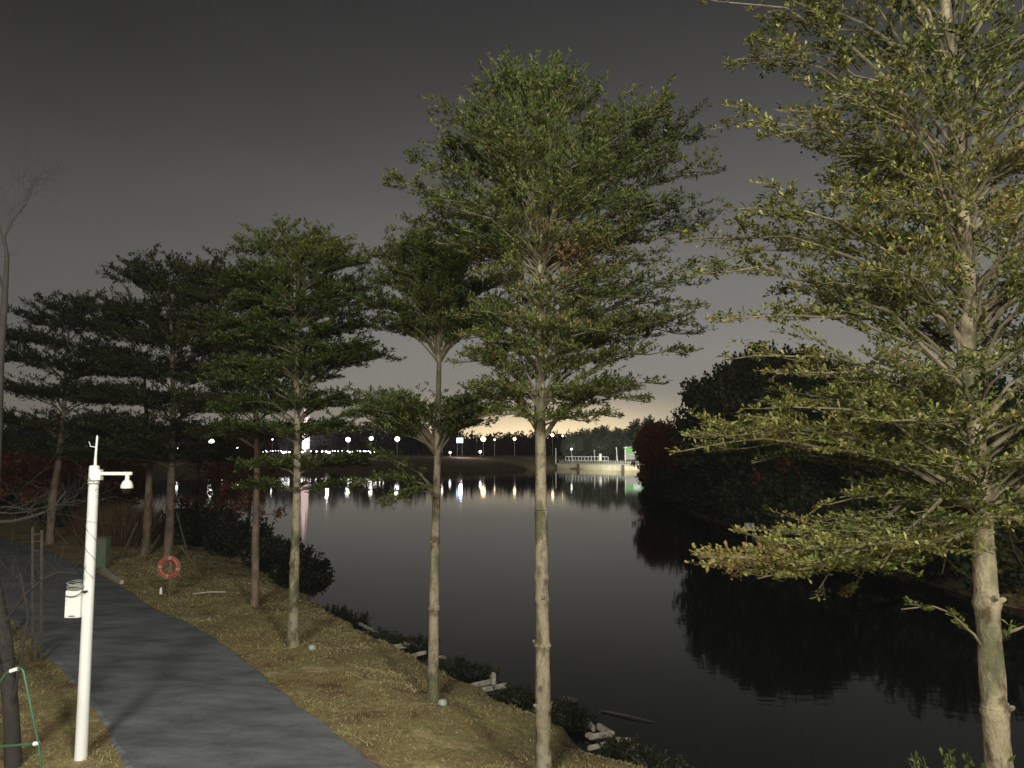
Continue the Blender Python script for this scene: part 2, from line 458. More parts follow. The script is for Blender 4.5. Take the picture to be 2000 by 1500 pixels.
n2 = N_(nt, "ShaderNodeTexNoise"); n2.inputs["Scale"].default_value = 60; n2.inputs["Detail"].default_value = 3
mp = N_(nt, "ShaderNodeMapping"); mp.inputs["Rotation"].default_value = (0, 0, .5); mp.inputs["Scale"].default_value = (.7, 1.6, 1)
nt.links.new(geo.outputs["Position"], mp.inputs[0]); nt.links.new(mp.outputs[0], n1.inputs["Vector"]); nt.links.new(geo.outputs["Position"], n2.inputs["Vector"])
r1 = N_(nt, "ShaderNodeValToRGB"); e = r1.color_ramp.elements
e[0].position = .33; e[0].color = (.072, .078, .084, 1); e[1].position = .66; e[1].color = (.20, .212, .218, 1)
nt.links.new(n1.outputs[0], r1.inputs[0])
m2 = N_(nt, "ShaderNodeMix", data_type='RGBA', blend_type='MULTIPLY'); m2.inputs[0].default_value = .5
r2 = N_(nt, "ShaderNodeValToRGB"); r2.color_ramp.elements[0].position = .35; r2.color_ramp.elements[0].color = (.5, .5, .5, 1); r2.color_ramp.elements[1].position = .65; r2.color_ramp.elements[1].color = (1.3, 1.3, 1.3, 1)
nt.links.new(n2.outputs[0], r2.inputs[0]); nt.links.new(r1.outputs[0], m2.inputs[6]); nt.links.new(r2.outputs[0], m2.inputs[7])
nt.links.new(m2.outputs[2], b.inputs["Base Color"])
bp = N_(nt, "ShaderNodeBump"); bp.inputs["Strength"].default_value = .4; bp.inputs["Distance"].default_value = .01
nt.links.new(n2.outputs[0], bp.inputs["Height"]); nt.links.new(bp.outputs[0], b.inputs["Normal"])
b.inputs["Roughness"].default_value = .8; b.inputs["Specular IOR Level"].default_value = .3
me.materials.append(m)
tag(link(bpy.data.objects.new("path", me)), kind="structure")
PATH = np.array([(p[0], p[1]) for p in A] + [(p[0], p[1]) for p in B[::-1]])
def in_poly(x, y, P):
    ins = np.zeros(x.shape, bool); n = len(P)
    for i in range(n):
        ax, ay = P[i]; bx, by = P[(i + 1) % n]
        ins ^= ((ay > y) != (by > y)) & (x < (bx - ax) * (y - ay) / ((by - ay) if by != ay else 1e-9) + ax)
    return ins

# ------------------------------------------------------------------ leaves
def unit(v): return v / np.maximum(np.linalg.norm(v, axis=-1, keepdims=True), 1e-9)
def leaf_faces(P, D, tone, k, L, W, up=.28, spread=.55, flat=.5):
    """k leaves round each point; kite-shaped quads"""
    n = len(P)
    P = np.repeat(P, k, 0); D = np.repeat(D, k, 0); tone = np.repeat(tone, k)
    a = unit(D * .75 + rng.normal(0, spread, P.shape) * np.array([1, 1, .75]) + np.array([0, 0, up]))
    nr = rng.normal(0, flat, P.shape) + np.array([0, 0, 1.0])
    s = unit(np.cross(a, nr))
    ln = L * np.clip(rng.lognormal(-.08, .32, (n * k, 1)), .4, 2.0); wd = W * rng.uniform(.75, 1.2, (n * k, 1))
    nn = np.cross(s, a)
    P = P + rng.normal(0, L * .25, P.shape)
    V = np.stack([P, P + a * ln * .68 + s * wd * .5 + nn * ln * .06, P + a * ln, P + a * ln * .68 - s * wd * .5 + nn * ln * .06], 1)
    return V, np.clip(tone + rng.normal(0, .14, n * k), 0, 1)

def bez(p0, p1, p2, t): return p0 * ((1 - t) ** 2) + p1 * (2 * t * (1 - t)) + p2 * (t * t)

def layered_tree(name, label, trunk_px, D, r_base, tiers, leafL, leafW, kleaf, mats, twig_step=.16, twig_len=.42, ros_step=.08,
                 limbs_as_parts=True, seed=1, tone=(.45, .15), group=None, knots=(), k_tube=12, base_z=None, brown=(), sub=True, extra=None, rmin=.009, limb_k=1.0):
    """trunk_px: photo pixels down the trunk centre (bottom first). tiers: (start_y, (xl,yl), (xr,yr), count)"""
    R = random.Random(seed)
    m_bark, m_leaf, m_tw = mats
    tp = [on_y(px, py, D) for px, py in trunk_px]
    zb = base_z if base_z is not None else gz(tp[0].x, tp[0].y) - .05
    if tp[0].z > zb + .1: tp.insert(0, Vector((tp[0].x, tp[0].y, zb)))
    else: tp[0].z = zb
    tp = [Vector(p) + Vector((0, R.uniform(-.04, .04), 0)) if i else p for i, p in enumerate(tp)]
    root = thing(name, (tp[0].x, tp[0].y, zb), label, "tree", group)
    ztop = tp[-1].z
    pts = []; rad = []
    nseg = 46
    def trunk_at(z):
        for a, b_ in zip(tp, tp[1:]):
            if z <= b_.z: 
                t = (z - a.z) / max(b_.z - a.z, 1e-6); return a.lerp(b_, max(t, 0))
        return tp[-1].copy()
    def trunk_r(z):
        t = min(max((z - zb) / (ztop - zb), 0), 1)
        r = r_base * ((1 - t) ** .8 * .86 + .10)
        return r + r_base * .35 * math.exp(-(z - zb) / .12)
    kz = [on_y(trunk_px[0][0], k, D).z for k in knots]
    for i in range(nseg + 1):
        z = zb + (ztop - zb) * i / nseg
        pts.append(trunk_at(z)); rad.append(trunk_r(z))
    # extra rings at the knots
    for z in kz:
        for dz, g in ((-.05, 1.02), (0, 1.2), (.035, 1.12), (.07, 1.0)):
            pts.append(trunk_at(z + dz)); rad.append(trunk_r(z + dz) * g)
    o_ = sorted(range(len(pts)), key=lambda i: pts[i].z)
    pts = [pts[i] for i in o_]; rad = [rad[i] * R.uniform(.96, 1.05) for i in o_]
    mb = MB(); mb.tube(pts, rad, k_tube)
    for z in kz:      # pruned branch stubs
        for _ in range(2):
            a = R.uniform(0, 6.28); p = trunk_at(z + R.uniform(-.02, .03)); r = trunk_r(z)
            d = Vector((math.cos(a), math.sin(a), .35))
            mb.tube([p + d * r * .5, p + d * (r + .03), p + d * (r + .05)], [.03, .026, .012], 7)
    mb.build("trunk", m_bark, root)
    RP = []; RD = []; RT = []
    shared = MB()
    def limb(p0, tip, rb, arch=.5, tn=.45, dens=1.0, fan=1.0):
        mbl = MB() if limbs_as_parts else shared
        L = (tip - p0).length
        hor = Vector((tip.x - p0.x, tip.y - p0.y, 0))
        c = p0 + hor * .38 + Vector((0, 0, (tip.z - p0.z) * (1 - arch) + arch * (max(tip.z - p0.z, 0) * 1.0 + .22 * hor.length)))
        n_ = 9
        side = Vector((-hor.y, hor.x, 0)); 
        if side.length < 1e-6: side = Vector((1, 0, 0))
        side.normalize()
        wob = [R.uniform(-.03, .03) * L for _ in range(n_ + 1)]
        P = []
        for i in range(n_ + 1):
            t = i / n_
            p = bez(p0, c, tip, t)
            if 0 < i < n_: p = p + side * wob[i] + Vector((0, 0, wob[-i] * .5))
            P.append(p)
        rr = [max(rb * (1 - i / n_) ** .85, rmin * .55) + .002 for i in range(n_ + 1)]
        mbl.tube(P, rr, 6)
        ns = max(4, int(L * .9 / twig_step * dens))
        for s in range(ns):
            t = .16 + .84 * ((s + R.random()) / ns)
            i = min(int(t * n_), n_ - 1); q = P[i].lerp(P[i + 1], t * n_ - i)
            tan = (P[i + 1] - P[i]).normalized()
            ang = (1 if s % 2 else -1) * math.radians(R.uniform(28, 72))
            d = Matrix.Rotation(ang, 3, 'Z') @ tan
            d.z = d.z * .5 + R.uniform(-.06, .17); d.normalize()
            ll = fan * (twig_len * (.45 + 1.5 * math.sin(math.pi * min(1, t * .9 + .1)) ** .8) * R.uniform(.55, 1.15)) * min(1.25, .5 + L * .25)
            e1 = q + d * ll * .5; e2 = q + d * ll + Vector((0, 0, R.uniform(0, .12) * ll))
            mbl.tube([q, e1, e2], [rmin * .55, rmin * .42, rmin * .25], 3, cap=False)
            segs = [(q, e1, .35), (e1, e2, 0)]
            if sub:
                for _ in range(3):
                    w_ = R.uniform(.25, .85); qq = q.lerp(e2, w_)
                    dd = Matrix.Rotation(R.choice((-1, 1)) * math.radians(R.uniform(30, 65)), 3, 'Z') @ d
                    dd.z += R.uniform(-.05, .22); dd.normalize()
                    ee = qq + dd * ll * R.uniform(.3, .55)
                    mbl.tube([qq, ee], [rmin * .34, rmin * .22], 3, cap=False)
                    segs.append((qq, ee, 0))
            ttn = tn + R.gauss(0, .09)
            for a_, b_, t0 in segs:
                m_ = max(1, int((b_ - a_).length / ros_step))
                for h in range(m_):
                    u = t0 + (1 - t0) * (h + R.random()) / m_
                    RP.append(a_.lerp(b_, u)); RD.append((b_ - a_).normalized()); RT.append(ttn)
        if limbs_as_parts:
            mbl.build("limb", m_tw, root)
    for ti, tier in enumerate(tiers):
        ys, (xl, yl), (xr, yr), cnt = tier[:4]
        opt = tier[4] if len(tier) > 4 else {}
        xt = np.interp(-ys, [-p[1] for p in trunk_px], [p[0] for p in trunk_px])
        zs = on_y(xt, ys, D).z
        base = trunk_at(zs)
        tl = on_y(xl, yl, D); tr = on_y(xr, yr, D)
        Rl = base.x - tl.x; Rr = tr.x - base.x
        ph0 = R.uniform(0, 6.28)
        for c_ in range(cnt):
            if c_ == 0: az = 0.0; sc_ = 1.0
            elif c_ == 1: az = math.pi; sc_ = 1.0
            else:
                az = ph0 + (c_ - 2) * 2.399963 + R.uniform(-.3, .3); sc_ = R.uniform(.62, 1.0)
            if opt.get('only') == 'l' and c_ != 1: continue
            if opt.get('only') == 'r' and c_ != 0: continue
            cw = (1 + math.cos(az)) / 2
            rad_ = (Rl + (Rr - Rl) * cw) * sc_
            z_ = tl.z + (tr.z - tl.z) * cw
            if c_ > 1: z_ += R.uniform(-.07, .07) * abs(rad_)
            p0 = trunk_at(zs + R.uniform(-.06, .06)) 
            dep = max(.55, abs(math.cos(az)))
            tip = Vector((p0.x + rad_ * math.cos(az), p0.y + rad_ * math.sin(az) * (.62 if math.sin(az) < 0 else .9) + R.uniform(-.15, .15), z_))
            if c_ < 2: tip.y += R.uniform(-.35, .35)
            rb = max(min(trunk_r(zs) * .36, (.006 + .0095 * (tip - p0).length) * limb_k), rmin)
            limb(p0, tip, rb, opt.get('arch', .5), tone[0] + opt.get('tn', 0) + R.gauss(0, tone[1] * .5), opt.get('dens', 1.0), opt.get('fan', 1.0))
    if extra:
        for (x0, y0, x1, y1, dy, o2) in extra:
            p0 = on_y(x0, y0, D + o2.get('d0', 0)) if 'd0' in o2 else trunk_at(on_y(x0, y0, D).z)
            limb(p0, on_y(x1, y1, D + dy), o2.get('r', .03), o2.get('arch', .5), tone[0] + o2.get('tn', 0), o2.get('dens', 1), o2.get('fan', 1))
    if not limbs_as_parts: shared.build("limbs", m_tw, root)
    V, T = leaf_faces(np.array(RP), np.array(RD), np.array(RT), kleaf, leafL, leafW)
    open("/tmp/leaves.txt", "a").write(str((trunk_px[0], len(V))) + "\n")
    # patches of browner foliage
    if brown:
        C = V[:, 0]
        for (bx, by, rr, amt) in brown:
            c = np.array(on_y(bx, by, D)); d = np.linalg.norm((C - c) * np.array([1, .4, 1]), axis=1)
            T = T + amt * np.exp(-(d / rr) ** 2)
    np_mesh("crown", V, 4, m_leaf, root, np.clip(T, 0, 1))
    return root

near = (M_bark, M_leaf, M_twig)
# T6: the near tree on the right
layered_tree("almond_tree", "big leafy tree nearest at right, pale mottled trunk, lamplit olive leaves",
    [(1962, 1620), (1950, 1450), (1932, 1200), (1920, 1000), (1905, 850), (1893, 700), (1885, 560), (1878, 430), (1868, 250), (1852, 60), (1838, -180), (1830, -480)], 6.8, .128,
    [(1012, (1335, 880), (2420, 930), 9, dict(arch=.55, tn=.05)), (1018, (1620, 985), (2380, 1060), 7, dict(arch=.7, tn=.0)),
     (1000, (1350, 850), (2380, 860), 7, dict(tn=.05)),
     (960, (1480, 800), (2350, 850), 8), (905, (1500, 735), (2380, 790), 7), (870, (1560, 790), (2250, 800), 7), (830, (1420, 700), (2350, 700), 6, dict(dens=.7)), 
     (760, (1352, 530), (2320, 600), 8, dict(arch=.4)), (745, (1420, 620), (2330, 640), 6),
     (680, (1345, 452), (2300, 520), 8, dict(arch=.35)), (640, (1600, 560), (2150, 560), 8, dict(arch=.4)), (540, (1640, 450), (2100, 450), 8, dict(arch=.35)), (380, (1600, 330), (2120, 330), 8, dict(arch=.3)), (460, (1560, 370), (2150, 380), 7, dict(arch=.3)), (590, (1475, 410), (2260, 450), 7, dict(arch=.3)),
     (500, (1490, 275), (2240, 360), 8, dict(arch=.3)), (420, (1430, 250), (2230, 270), 8, dict(arch=.3)),
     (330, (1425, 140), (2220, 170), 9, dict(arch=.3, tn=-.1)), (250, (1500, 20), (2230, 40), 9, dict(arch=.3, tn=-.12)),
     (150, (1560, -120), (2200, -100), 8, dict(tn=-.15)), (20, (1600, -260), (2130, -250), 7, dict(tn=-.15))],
    .050, .025, 5, (M_bark_near, M_leaf_near, M_twig), twig_step=.135, twig_len=.36, ros_step=.066, seed=5, tone=(.5, .2),
    knots=(1390, 1180), k_tube=18, limb_k=.8, rmin=.007, base_z=-.25,
    brown=((1425, 1085, .25, .30), (1600, 800, .6, .12), (1900, 420, .6, .2), (1750, 520, .8, .1)),
    extra=[(1925, 1015, x_, y_, dy_, dict(r=.03, arch=a_, tn=t_, fan=1.15, dens=1.3)) for x_, y_, dy_, a_, t_ in
        [(1362, 1088, -.3, .0, .3), (1385, 1102, .3, .0, .3), (1430, 1112, .1, .0, .2), (1480, 1130, -.6, .1, .1), (1560, 1120, .6, .6, .0), (1600, 1150, -.3, 1.3, .0), (1660, 1165, .3, 1.4, .05),
         (1590, 1100, -.9, .4, .05), (1640, 1080, 1.0, .6, -.05), (1720, 1110, -1.0, 1.2, -.05), (1760, 1090, .8, 1.1, -.05), (1840, 1120, .9, 1.3, -.1), (2060, 1130, .3, 1.2, 0), (2120, 1080, -.4, 1., 0), (2000, 1110, 1.0, 1.2, -.05)]] +
       [(1955, 1295, 1760, 1190, -.2, dict(r=.012, dens=.25, fan=.3)), (1962, 1275, 2040, 1225, -.1, dict(r=.02, dens=.1, fan=.2)),
           (1870, 300, 1338, -10, .3, dict(r=.02, dens=.5, fan=.35, arch=0))])
# T5: the tall centre tree
layered_tree("almond_tree", "tall slim tree in the middle, straight pale trunk and a wide dense flat-topped green crown",
    [(1062, 1560), (1060, 1300), (1057, 1000), (1055, 800), (1054, 640), (1056, 520), (1058, 400), (1060, 300), (1050, 200), (1040, 150)], 10.8, .118,
    [(862, (965, 780), (1285, 752), 7, dict(arch=.35, dens=1.0)), (800, (895, 705), (1335, 700), 11, dict(tn=.1)), (775, (915, 760), (1255, 790), 10, dict(tn=.15)), (830, (950, 815), (1215, 815), 7, dict(tn=.15)),
     (730, (905, 655), (1372, 650), 11, dict(tn=.1)), (690, (900, 690), (1340, 640), 9, dict(tn=.1)), (680, (890, 620), (1360, 600), 9), (650, (930, 590), (1360, 560), 9),
     (610, (935, 545), (1310, 515), 8, dict(tn=.15)), (560, (920, 500), (1250, 470), 7, dict(tn=.15, arch=.3)),
     (535, (850, 485), (1330, 470), 10, dict(arch=.15)), (520, (788, 445), (1400, 415), 12, dict(arch=.15)), (515, (757, 372), (1405, 340), 12, dict(arch=.15)),
     (505, (800, 305), (1370, 265), 12, dict(arch=.1)), (480, (862, 232), (1305, 218), 5, dict(arch=.05)), (440, (925, 285), (1180, 255), 8, dict(arch=.05)),
     (400, (955, 165), (1150, 205), 7, dict(arch=0, dens=.9)), (330, (985, 155), (1110, 180), 7, dict(arch=0, dens=.9)), (260, (1010, 145), (1080, 160), 4, dict(arch=0, dens=.8))],
    .058, .025, 6, near, twig_step=.12, twig_len=.38, ros_step=.074, seed=8, tone=(.40, .14), knots=(1000, 1170, 1260, 1380, 1130),
    brown=((1130, 520, .5, .3), (1060, 560, .5, .25)))
# T4: slim tree left of the centre one
layered_tree("almond_tree", "slim tree whose two leaf tiers are parted by bare trunk, left of the centre",
    [(846, 1356), (847, 1200), (850, 1050), (854, 900), (856, 800), (858, 700), (856, 620), (850, 540), (845, 480)], 14.5, .112,
    [(890, (678, 812), (990, 802), 10, dict(arch=.15)), (885, (700, 785), (955, 778), 9, dict(arch=.1)), (880, (720, 840), (940, 830), 6, dict(arch=.2)),
     (708, (728, 640), (965, 640), 12, dict(arch=.3)), (705, (722, 600), (990, 600), 11, dict(arch=.15)), (690, (730, 545), (960, 560), 10, dict(arch=.05)),
     (650, (740, 505), (930, 520), 9, dict(arch=0)), (600, (800, 490), (905, 500), 8, dict(arch=0)), (560, (810, 478), (890, 490), 6, dict(arch=0))],
    .068, .029, 7, near, twig_step=.125, twig_len=.46, ros_step=.082, seed=13, tone=(.36, .12), knots=(1060, 1190, 960),
    extra=[(850, 962, 735, 900, .2, dict(r=.03, dens=.7, arch=.15)), (850, 962, 690, 950, -.4, dict(r=.025, dens=1.3, fan=.8, arch=.9)), (850, 965, 760, 985, -.7, dict(r=.02, dens=1.8, fan=.9, arch=.9, d0=-.3))])
# T3
layered_tree("almond_tree", "broad dense tree, brownish top, right of the thin pale trunk",
    [(572, 1262), (576, 1100), (580, 950), (580, 800), (578, 650), (576, 560), (575, 490)], 17.8, .13,
    [(962, (480, 955), (705, 960), 7, dict(arch=.7, dens=.8)), (930, (470, 915), (720, 905), 7), (870, (430, 850), (700, 840), 9), (830, (420, 800), (700, 790), 9),
     (790, (410, 760), (765, 705), 9), (740, (400, 720), (740, 690), 9), (690, (410, 670), (742, 640), 10), (650, (420, 640), (738, 590), 10),
     (610, (430, 600), (735, 570), 10), (590, (440, 560), (718, 522), 10, dict(arch=.2)), (560, (480, 530), (690, 500), 9, dict(arch=.1, tn=.25)),
     (540, (470, 490), (662, 483), 9, dict(arch=.05, tn=.3)), (520, (500, 470), (620, 470), 7, dict(arch=0, tn=.25))],
    .082, .034, 8, near, twig_step=.145, twig_len=.55, ros_step=.092, seed=21, tone=(.24, .12), knots=(1100,), limbs_as_parts=False)
# T2
layered_tree("almond_tree", "dark green tree with a thin trunk just left of the broad brown-topped tree",
    [(498, 1180), (500, 1050), (503, 900), (500, 760), (495, 640), (490, 560)], 22.6, .13,
    [(880, (390, 850), (580, 850), 8), (830, (370, 800), (590, 790), 9), (770, (370, 740), (590, 730), 9), (710, (365, 680), (590, 680), 10),
     (660, (370, 640), (580, 620), 10), (620, (375, 585), (570, 570), 9, dict(arch=.1)), (600, (385, 545), (550, 545), 8, dict(arch=.05))],
    .11, .045, 8, (M_bark_far, M_leaf_far, M_twig), twig_step=.18, twig_len=.8, ros_step=.11, seed=31, tone=(.5, .2), limbs_as_parts=False, sub=True)
# left group
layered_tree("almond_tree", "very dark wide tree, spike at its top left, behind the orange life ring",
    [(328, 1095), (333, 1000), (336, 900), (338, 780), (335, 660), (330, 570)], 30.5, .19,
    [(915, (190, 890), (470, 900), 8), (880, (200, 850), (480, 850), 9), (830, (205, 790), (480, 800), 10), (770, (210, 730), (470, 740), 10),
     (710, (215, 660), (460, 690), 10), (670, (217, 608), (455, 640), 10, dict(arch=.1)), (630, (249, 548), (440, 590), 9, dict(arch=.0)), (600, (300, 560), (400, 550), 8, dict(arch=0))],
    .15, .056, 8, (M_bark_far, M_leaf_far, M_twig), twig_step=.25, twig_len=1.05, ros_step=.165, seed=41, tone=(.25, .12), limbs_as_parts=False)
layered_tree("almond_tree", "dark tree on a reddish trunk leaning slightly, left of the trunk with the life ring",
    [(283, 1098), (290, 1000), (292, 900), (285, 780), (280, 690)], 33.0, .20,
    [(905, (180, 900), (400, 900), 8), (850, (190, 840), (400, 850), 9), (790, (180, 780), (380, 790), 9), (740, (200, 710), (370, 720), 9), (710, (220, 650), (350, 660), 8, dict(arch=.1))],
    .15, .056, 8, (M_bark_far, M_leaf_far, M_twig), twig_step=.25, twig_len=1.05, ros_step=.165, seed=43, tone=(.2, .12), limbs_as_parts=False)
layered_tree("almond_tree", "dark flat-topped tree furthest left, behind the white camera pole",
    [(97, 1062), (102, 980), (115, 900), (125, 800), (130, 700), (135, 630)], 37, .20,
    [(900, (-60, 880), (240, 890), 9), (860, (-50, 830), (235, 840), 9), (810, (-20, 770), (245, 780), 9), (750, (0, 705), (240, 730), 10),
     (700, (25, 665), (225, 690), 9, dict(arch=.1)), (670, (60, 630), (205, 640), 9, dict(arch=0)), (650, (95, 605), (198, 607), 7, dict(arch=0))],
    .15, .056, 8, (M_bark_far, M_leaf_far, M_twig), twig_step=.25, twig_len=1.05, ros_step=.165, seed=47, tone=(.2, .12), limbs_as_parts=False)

# ------------------------------------------------------------------ cloud-built foliage
def cloud(c, rad, nclump, per, size, elong=2.0, up=.6, shape='ell', seed=0, shell=.55):
    """leaf clusters spread through a crown; returns faces and tones"""
    g = np.random.default_rng(seed)
    c = np.array(c, float); rad = np.array(rad, float)
    d = unit(g.normal(0, 1, (nclump, 3))); r = g.uniform(shell, 1.0, (nclump, 1)) ** .7
    P = d * r
    if shape == 'cone':
        h = (P[:, 2:3] + 1) / 2; P[:, :2] *= np.clip(1.15 - h, .12, 1)
    lump = 1 + .16 * np.sin(d[:, :1] * 5 + seed) * np.cos(d[:, 2:3] * 6 + seed * 2)
    P = P * rad * lump + c
    out = unit(d * .7 + np.array([0, 0, up]))
    PP = np.repeat(P, per, 0); OO = np.repeat(out, per, 0); n = len(PP)
    t = g.uniform(-.6, 1.0, (n, 1)) * size * elong
    PP = PP + OO * t + g.normal(0, size * .45, (n, 3)) * (1.1 - .5 * np.clip(t / (size * elong), 0, 1))
    a = unit(OO + g.normal(0, .45, (n, 3))); s = unit(np.cross(a, g.normal(0, 1, (n, 3))))
    L = size * .8 * g.uniform(.5, 1.2, (n, 1)); W = L * .35
    V = np.stack([PP, PP + a * L * .5 + s * W, PP + a * L, PP + a * L * .5 - s * W], 1)
    T = np.repeat(g.uniform(.1, .8, nclump), per) + g.normal(0, .12, n)
    return V, np.clip(T, 0, 1)

def cloud_tree(name, label, cat, px_c, py_top, py_bot, halfw_px, D, mat, trunk_mat, n=(150, 40), size=.35, base=None, trunk_r=.15, shape='ell', group=None, seed=0, depth=1.0, blobs=None, ntr=1, up=.6, elong=2.0):
    top = on_y(px_c, py_top, D); bot = on_y(px_c, py_bot, D)
    hw = halfw_px * D / F
    bz = gz(top.x, top.y) if base is None else base
    root = thing(name, (top.x, top.y, bz - .1), label, cat, group)
    mb = MB()
    for i in range(ntr):
        ox = (i - (ntr - 1) / 2) * hw * .5
        zt = bot.z + (top.z - bot.z) * .75
        mb.tube([(top.x + ox, top.y, bz - .1), (top.x + ox * 1.1 + .05 * hw, top.y, (bz + bot.z) / 2), (top.x + ox * .9, top.y, bot.z + .1), (top.x + ox * .5, top.y, zt)], [trunk_r * 1.2, trunk_r, trunk_r * .8, trunk_r * .25], 8)
        for k in range(6):
            a = random.uniform(0, 6.28); z0 = bot.z + (zt - bot.z) * random.uniform(0, .7); z1 = z0 + (top.z - bot.z) * .25
            mb.tube([(top.x + ox, top.y, z0), (top.x + ox + math.cos(a) * hw * .6, top.y + math.sin(a) * hw * .6, z1)], [trunk_r * .4, trunk_r * .1], 5)
    mb.build("trunk", trunk_mat, root)
    Vs = []; Ts = []
    bl = blobs or [(0, .5, 1, 1)]
    for i, (bx, bzf, bw, bh) in enumerate(bl):
        cz = bot.z + (top.z - bot.z) * bzf
        V, T = cloud((top.x + bx * hw, top.y, cz), (hw * bw, hw * bw * depth, (top.z - bot.z) / 2 * bh), int(n[0] * bw * bh) + 8, n[1], size, elong=elong, shape=shape, seed=seed * 10 + i, up=up)
        Vs.append(V); Ts.append(T)
    np_mesh("crown", np.concatenate(Vs), 4, mat, root, np.concatenate(Ts))
    return root

# right bank
cloud_tree("evergreen_tree", "huge black rounded evergreen with feathery spikes across the water at right", "tree", 1500, 712, 960, 165, 63, M_ever, M_bark_dark, (900, 55), .46, seed=3, trunk_r=.3, elong=3.6,
           blobs=[(-.05, .42, .98, .95), (.35, .5, .8, .9), (-.1, .7, .55, .62), (.2, .78, .5, .45)], up=.9)
cloud_tree("evergreen_tree", "dark evergreen behind the right-hand trunk, lower than the huge rounded one", "tree", 1850, 735, 960, 150, 50, M_ever, M_bark_dark, (420, 50), .38, seed=4, trunk_r=.25, elong=3.6, blobs=[(0, .5, 1, 1), (-.6, .3, .6, .7)], up=.9)
cloud_tree("evergreen_tree", "dark bushy evergreen between the huge rounded one and the right-hand trunk", "tree", 1690, 790, 1000, 110, 54, M_ever, M_bark_dark, (380, 50), .38, seed=5, trunk_r=.25, elong=3.6, up=.9)
cloud_tree("cypress_tree", "dark red cypress leaning over the water left of the huge black evergreen", "tree", 1297, 832, 950, 50, 97, M_cyp, M_bark_dark, (340, 60), .45, seed=6, trunk_r=.2, elong=2.6,
           blobs=[(0, .45, 1, .9), (.4, .75, .5, .5), (-.3, .65, .6, .6)])
for i, (px, yt, yb, hw, D, lab) in enumerate([
    (1385, 845, 955, 60, 84, "dark red cypress right behind the leaning waterside one, below the huge evergreen"),
    (1470, 860, 985, 70, 70, "dark red cypress under the left half of the huge black evergreen"),
    (1560, 880, 1000, 60, 60, "dark red cypress in deep shade under the right half of the huge evergreen")]):
    cloud_tree("cypress_tree", lab, "tree", px, yt, yb, hw, D, M_cyp, M_bark_dark, (200, 50), .5, seed=20 + i, trunk_r=.15, ntr=2, group="red cypresses on the far right bank")
def shrub(name, label, loc, rad, mat, n, size, seed, stems=5, cat="shrub", group=None, up=.6):
    x, y = loc; z = max(gz(x, y), WZ - .03)
    root = thing(name, (x, y, z - .05), label, cat, group)
    mb = MB(); R = random.Random(seed)
    for _ in range(stems):
        a = R.uniform(0, 6.28)
        mb.tube([(x, y, z - .05), (x + math.cos(a) * rad[0] * .3, y + math.sin(a) * rad[1] * .3, z + rad[2] * .8), (x + math.cos(a) * rad[0] * .7, y + math.sin(a) * rad[1] * .7, z + rad[2] * 1.5)], [.03, .02, .008], 5)
    mb.build("stems", M_bark_dark, root)
    V, T = cloud((x, y, z + rad[2] * .9), rad, n[0], n[1], size, seed=seed, shell=.3, up=up)
    np_mesh("foliage", V, 4, mat, root, T)
    return root
UV = []; UT = []
for row in range(3):
    for a, b_ in zip(rb_pts, rb_pts[1:]):
        d = b_ - a; nn = Vector((-d.y, d.x, 0)).normalized()
        if nn.x < 0: nn = -nn
        k_ = max(1, int(d.length / (2.0 + row)))
        for q_ in range(k_):
            c = a.lerp(b_, (q_ + random.random()) / k_) + nn * (1.0 + row * 3.2)
            hh = random.uniform(.9, 1.7) * (1 + .35 * row) * (.35 if row == 0 and abs(c.y - 49) < 3.5 else 1)
            V, T = cloud((c.x, c.y, WZ + hh * .8 + .2), (1.9 + .7 * row, 1.8 + .7 * row, hh), 70, 26, .34, seed=int(900 + len(UV)), shell=.4); UV.append(V); UT.append(T)
o = np_mesh("undergrowth", np.concatenate(UV), 4, M_ever, None, np.concatenate(UT)); tag(o, "black undergrowth along the far right bank above the water", "undergrowth", kind="stuff")
# thin tree trunks standing at the far right bank
for i, (px, D, h) in enumerate([(1355, 74, 5), (1405, 68, 5.5), (1460, 60, 5), (1632, 47, 5), (1728, 43, 5), (1700, 40, 4)]):
    p = on_y(px, 1000, D); z = gz(p.x + 1, D)
    # stems of the grove
    labs = ["thin grey stem in the dark grove, leftmost on the far right bank", "thin grey stem in the dark grove, second from the left on the far right bank", "thin stem in the dark grove straight above the small white sign",
            "faint grey stem under the near tree's spreading low limb", "faint grey stem close to the mottled near trunk under its low limb", "dark stem standing at the water below the near tree's drooping leaves"]
    root = thing("sapling", (p.x + 1, D, z - .1), labs[i], "tree", "thin stems in the right-bank grove")
    mb = MB(); mb.tube([(p.x + 1, D, z - .1), (p.x + 1.05, D, z + h * .5), (p.x + .95, D, z + h)], [.13, .1, .05], 7); mb.build("trunk", M_bark_far, root)
    V, T = cloud((p.x + .95, D, z + h), (1.3, 1.3, 1.5), 40, 30, .3, seed=80 + i); np_mesh("crown", V, 4, M_ever, root, T)

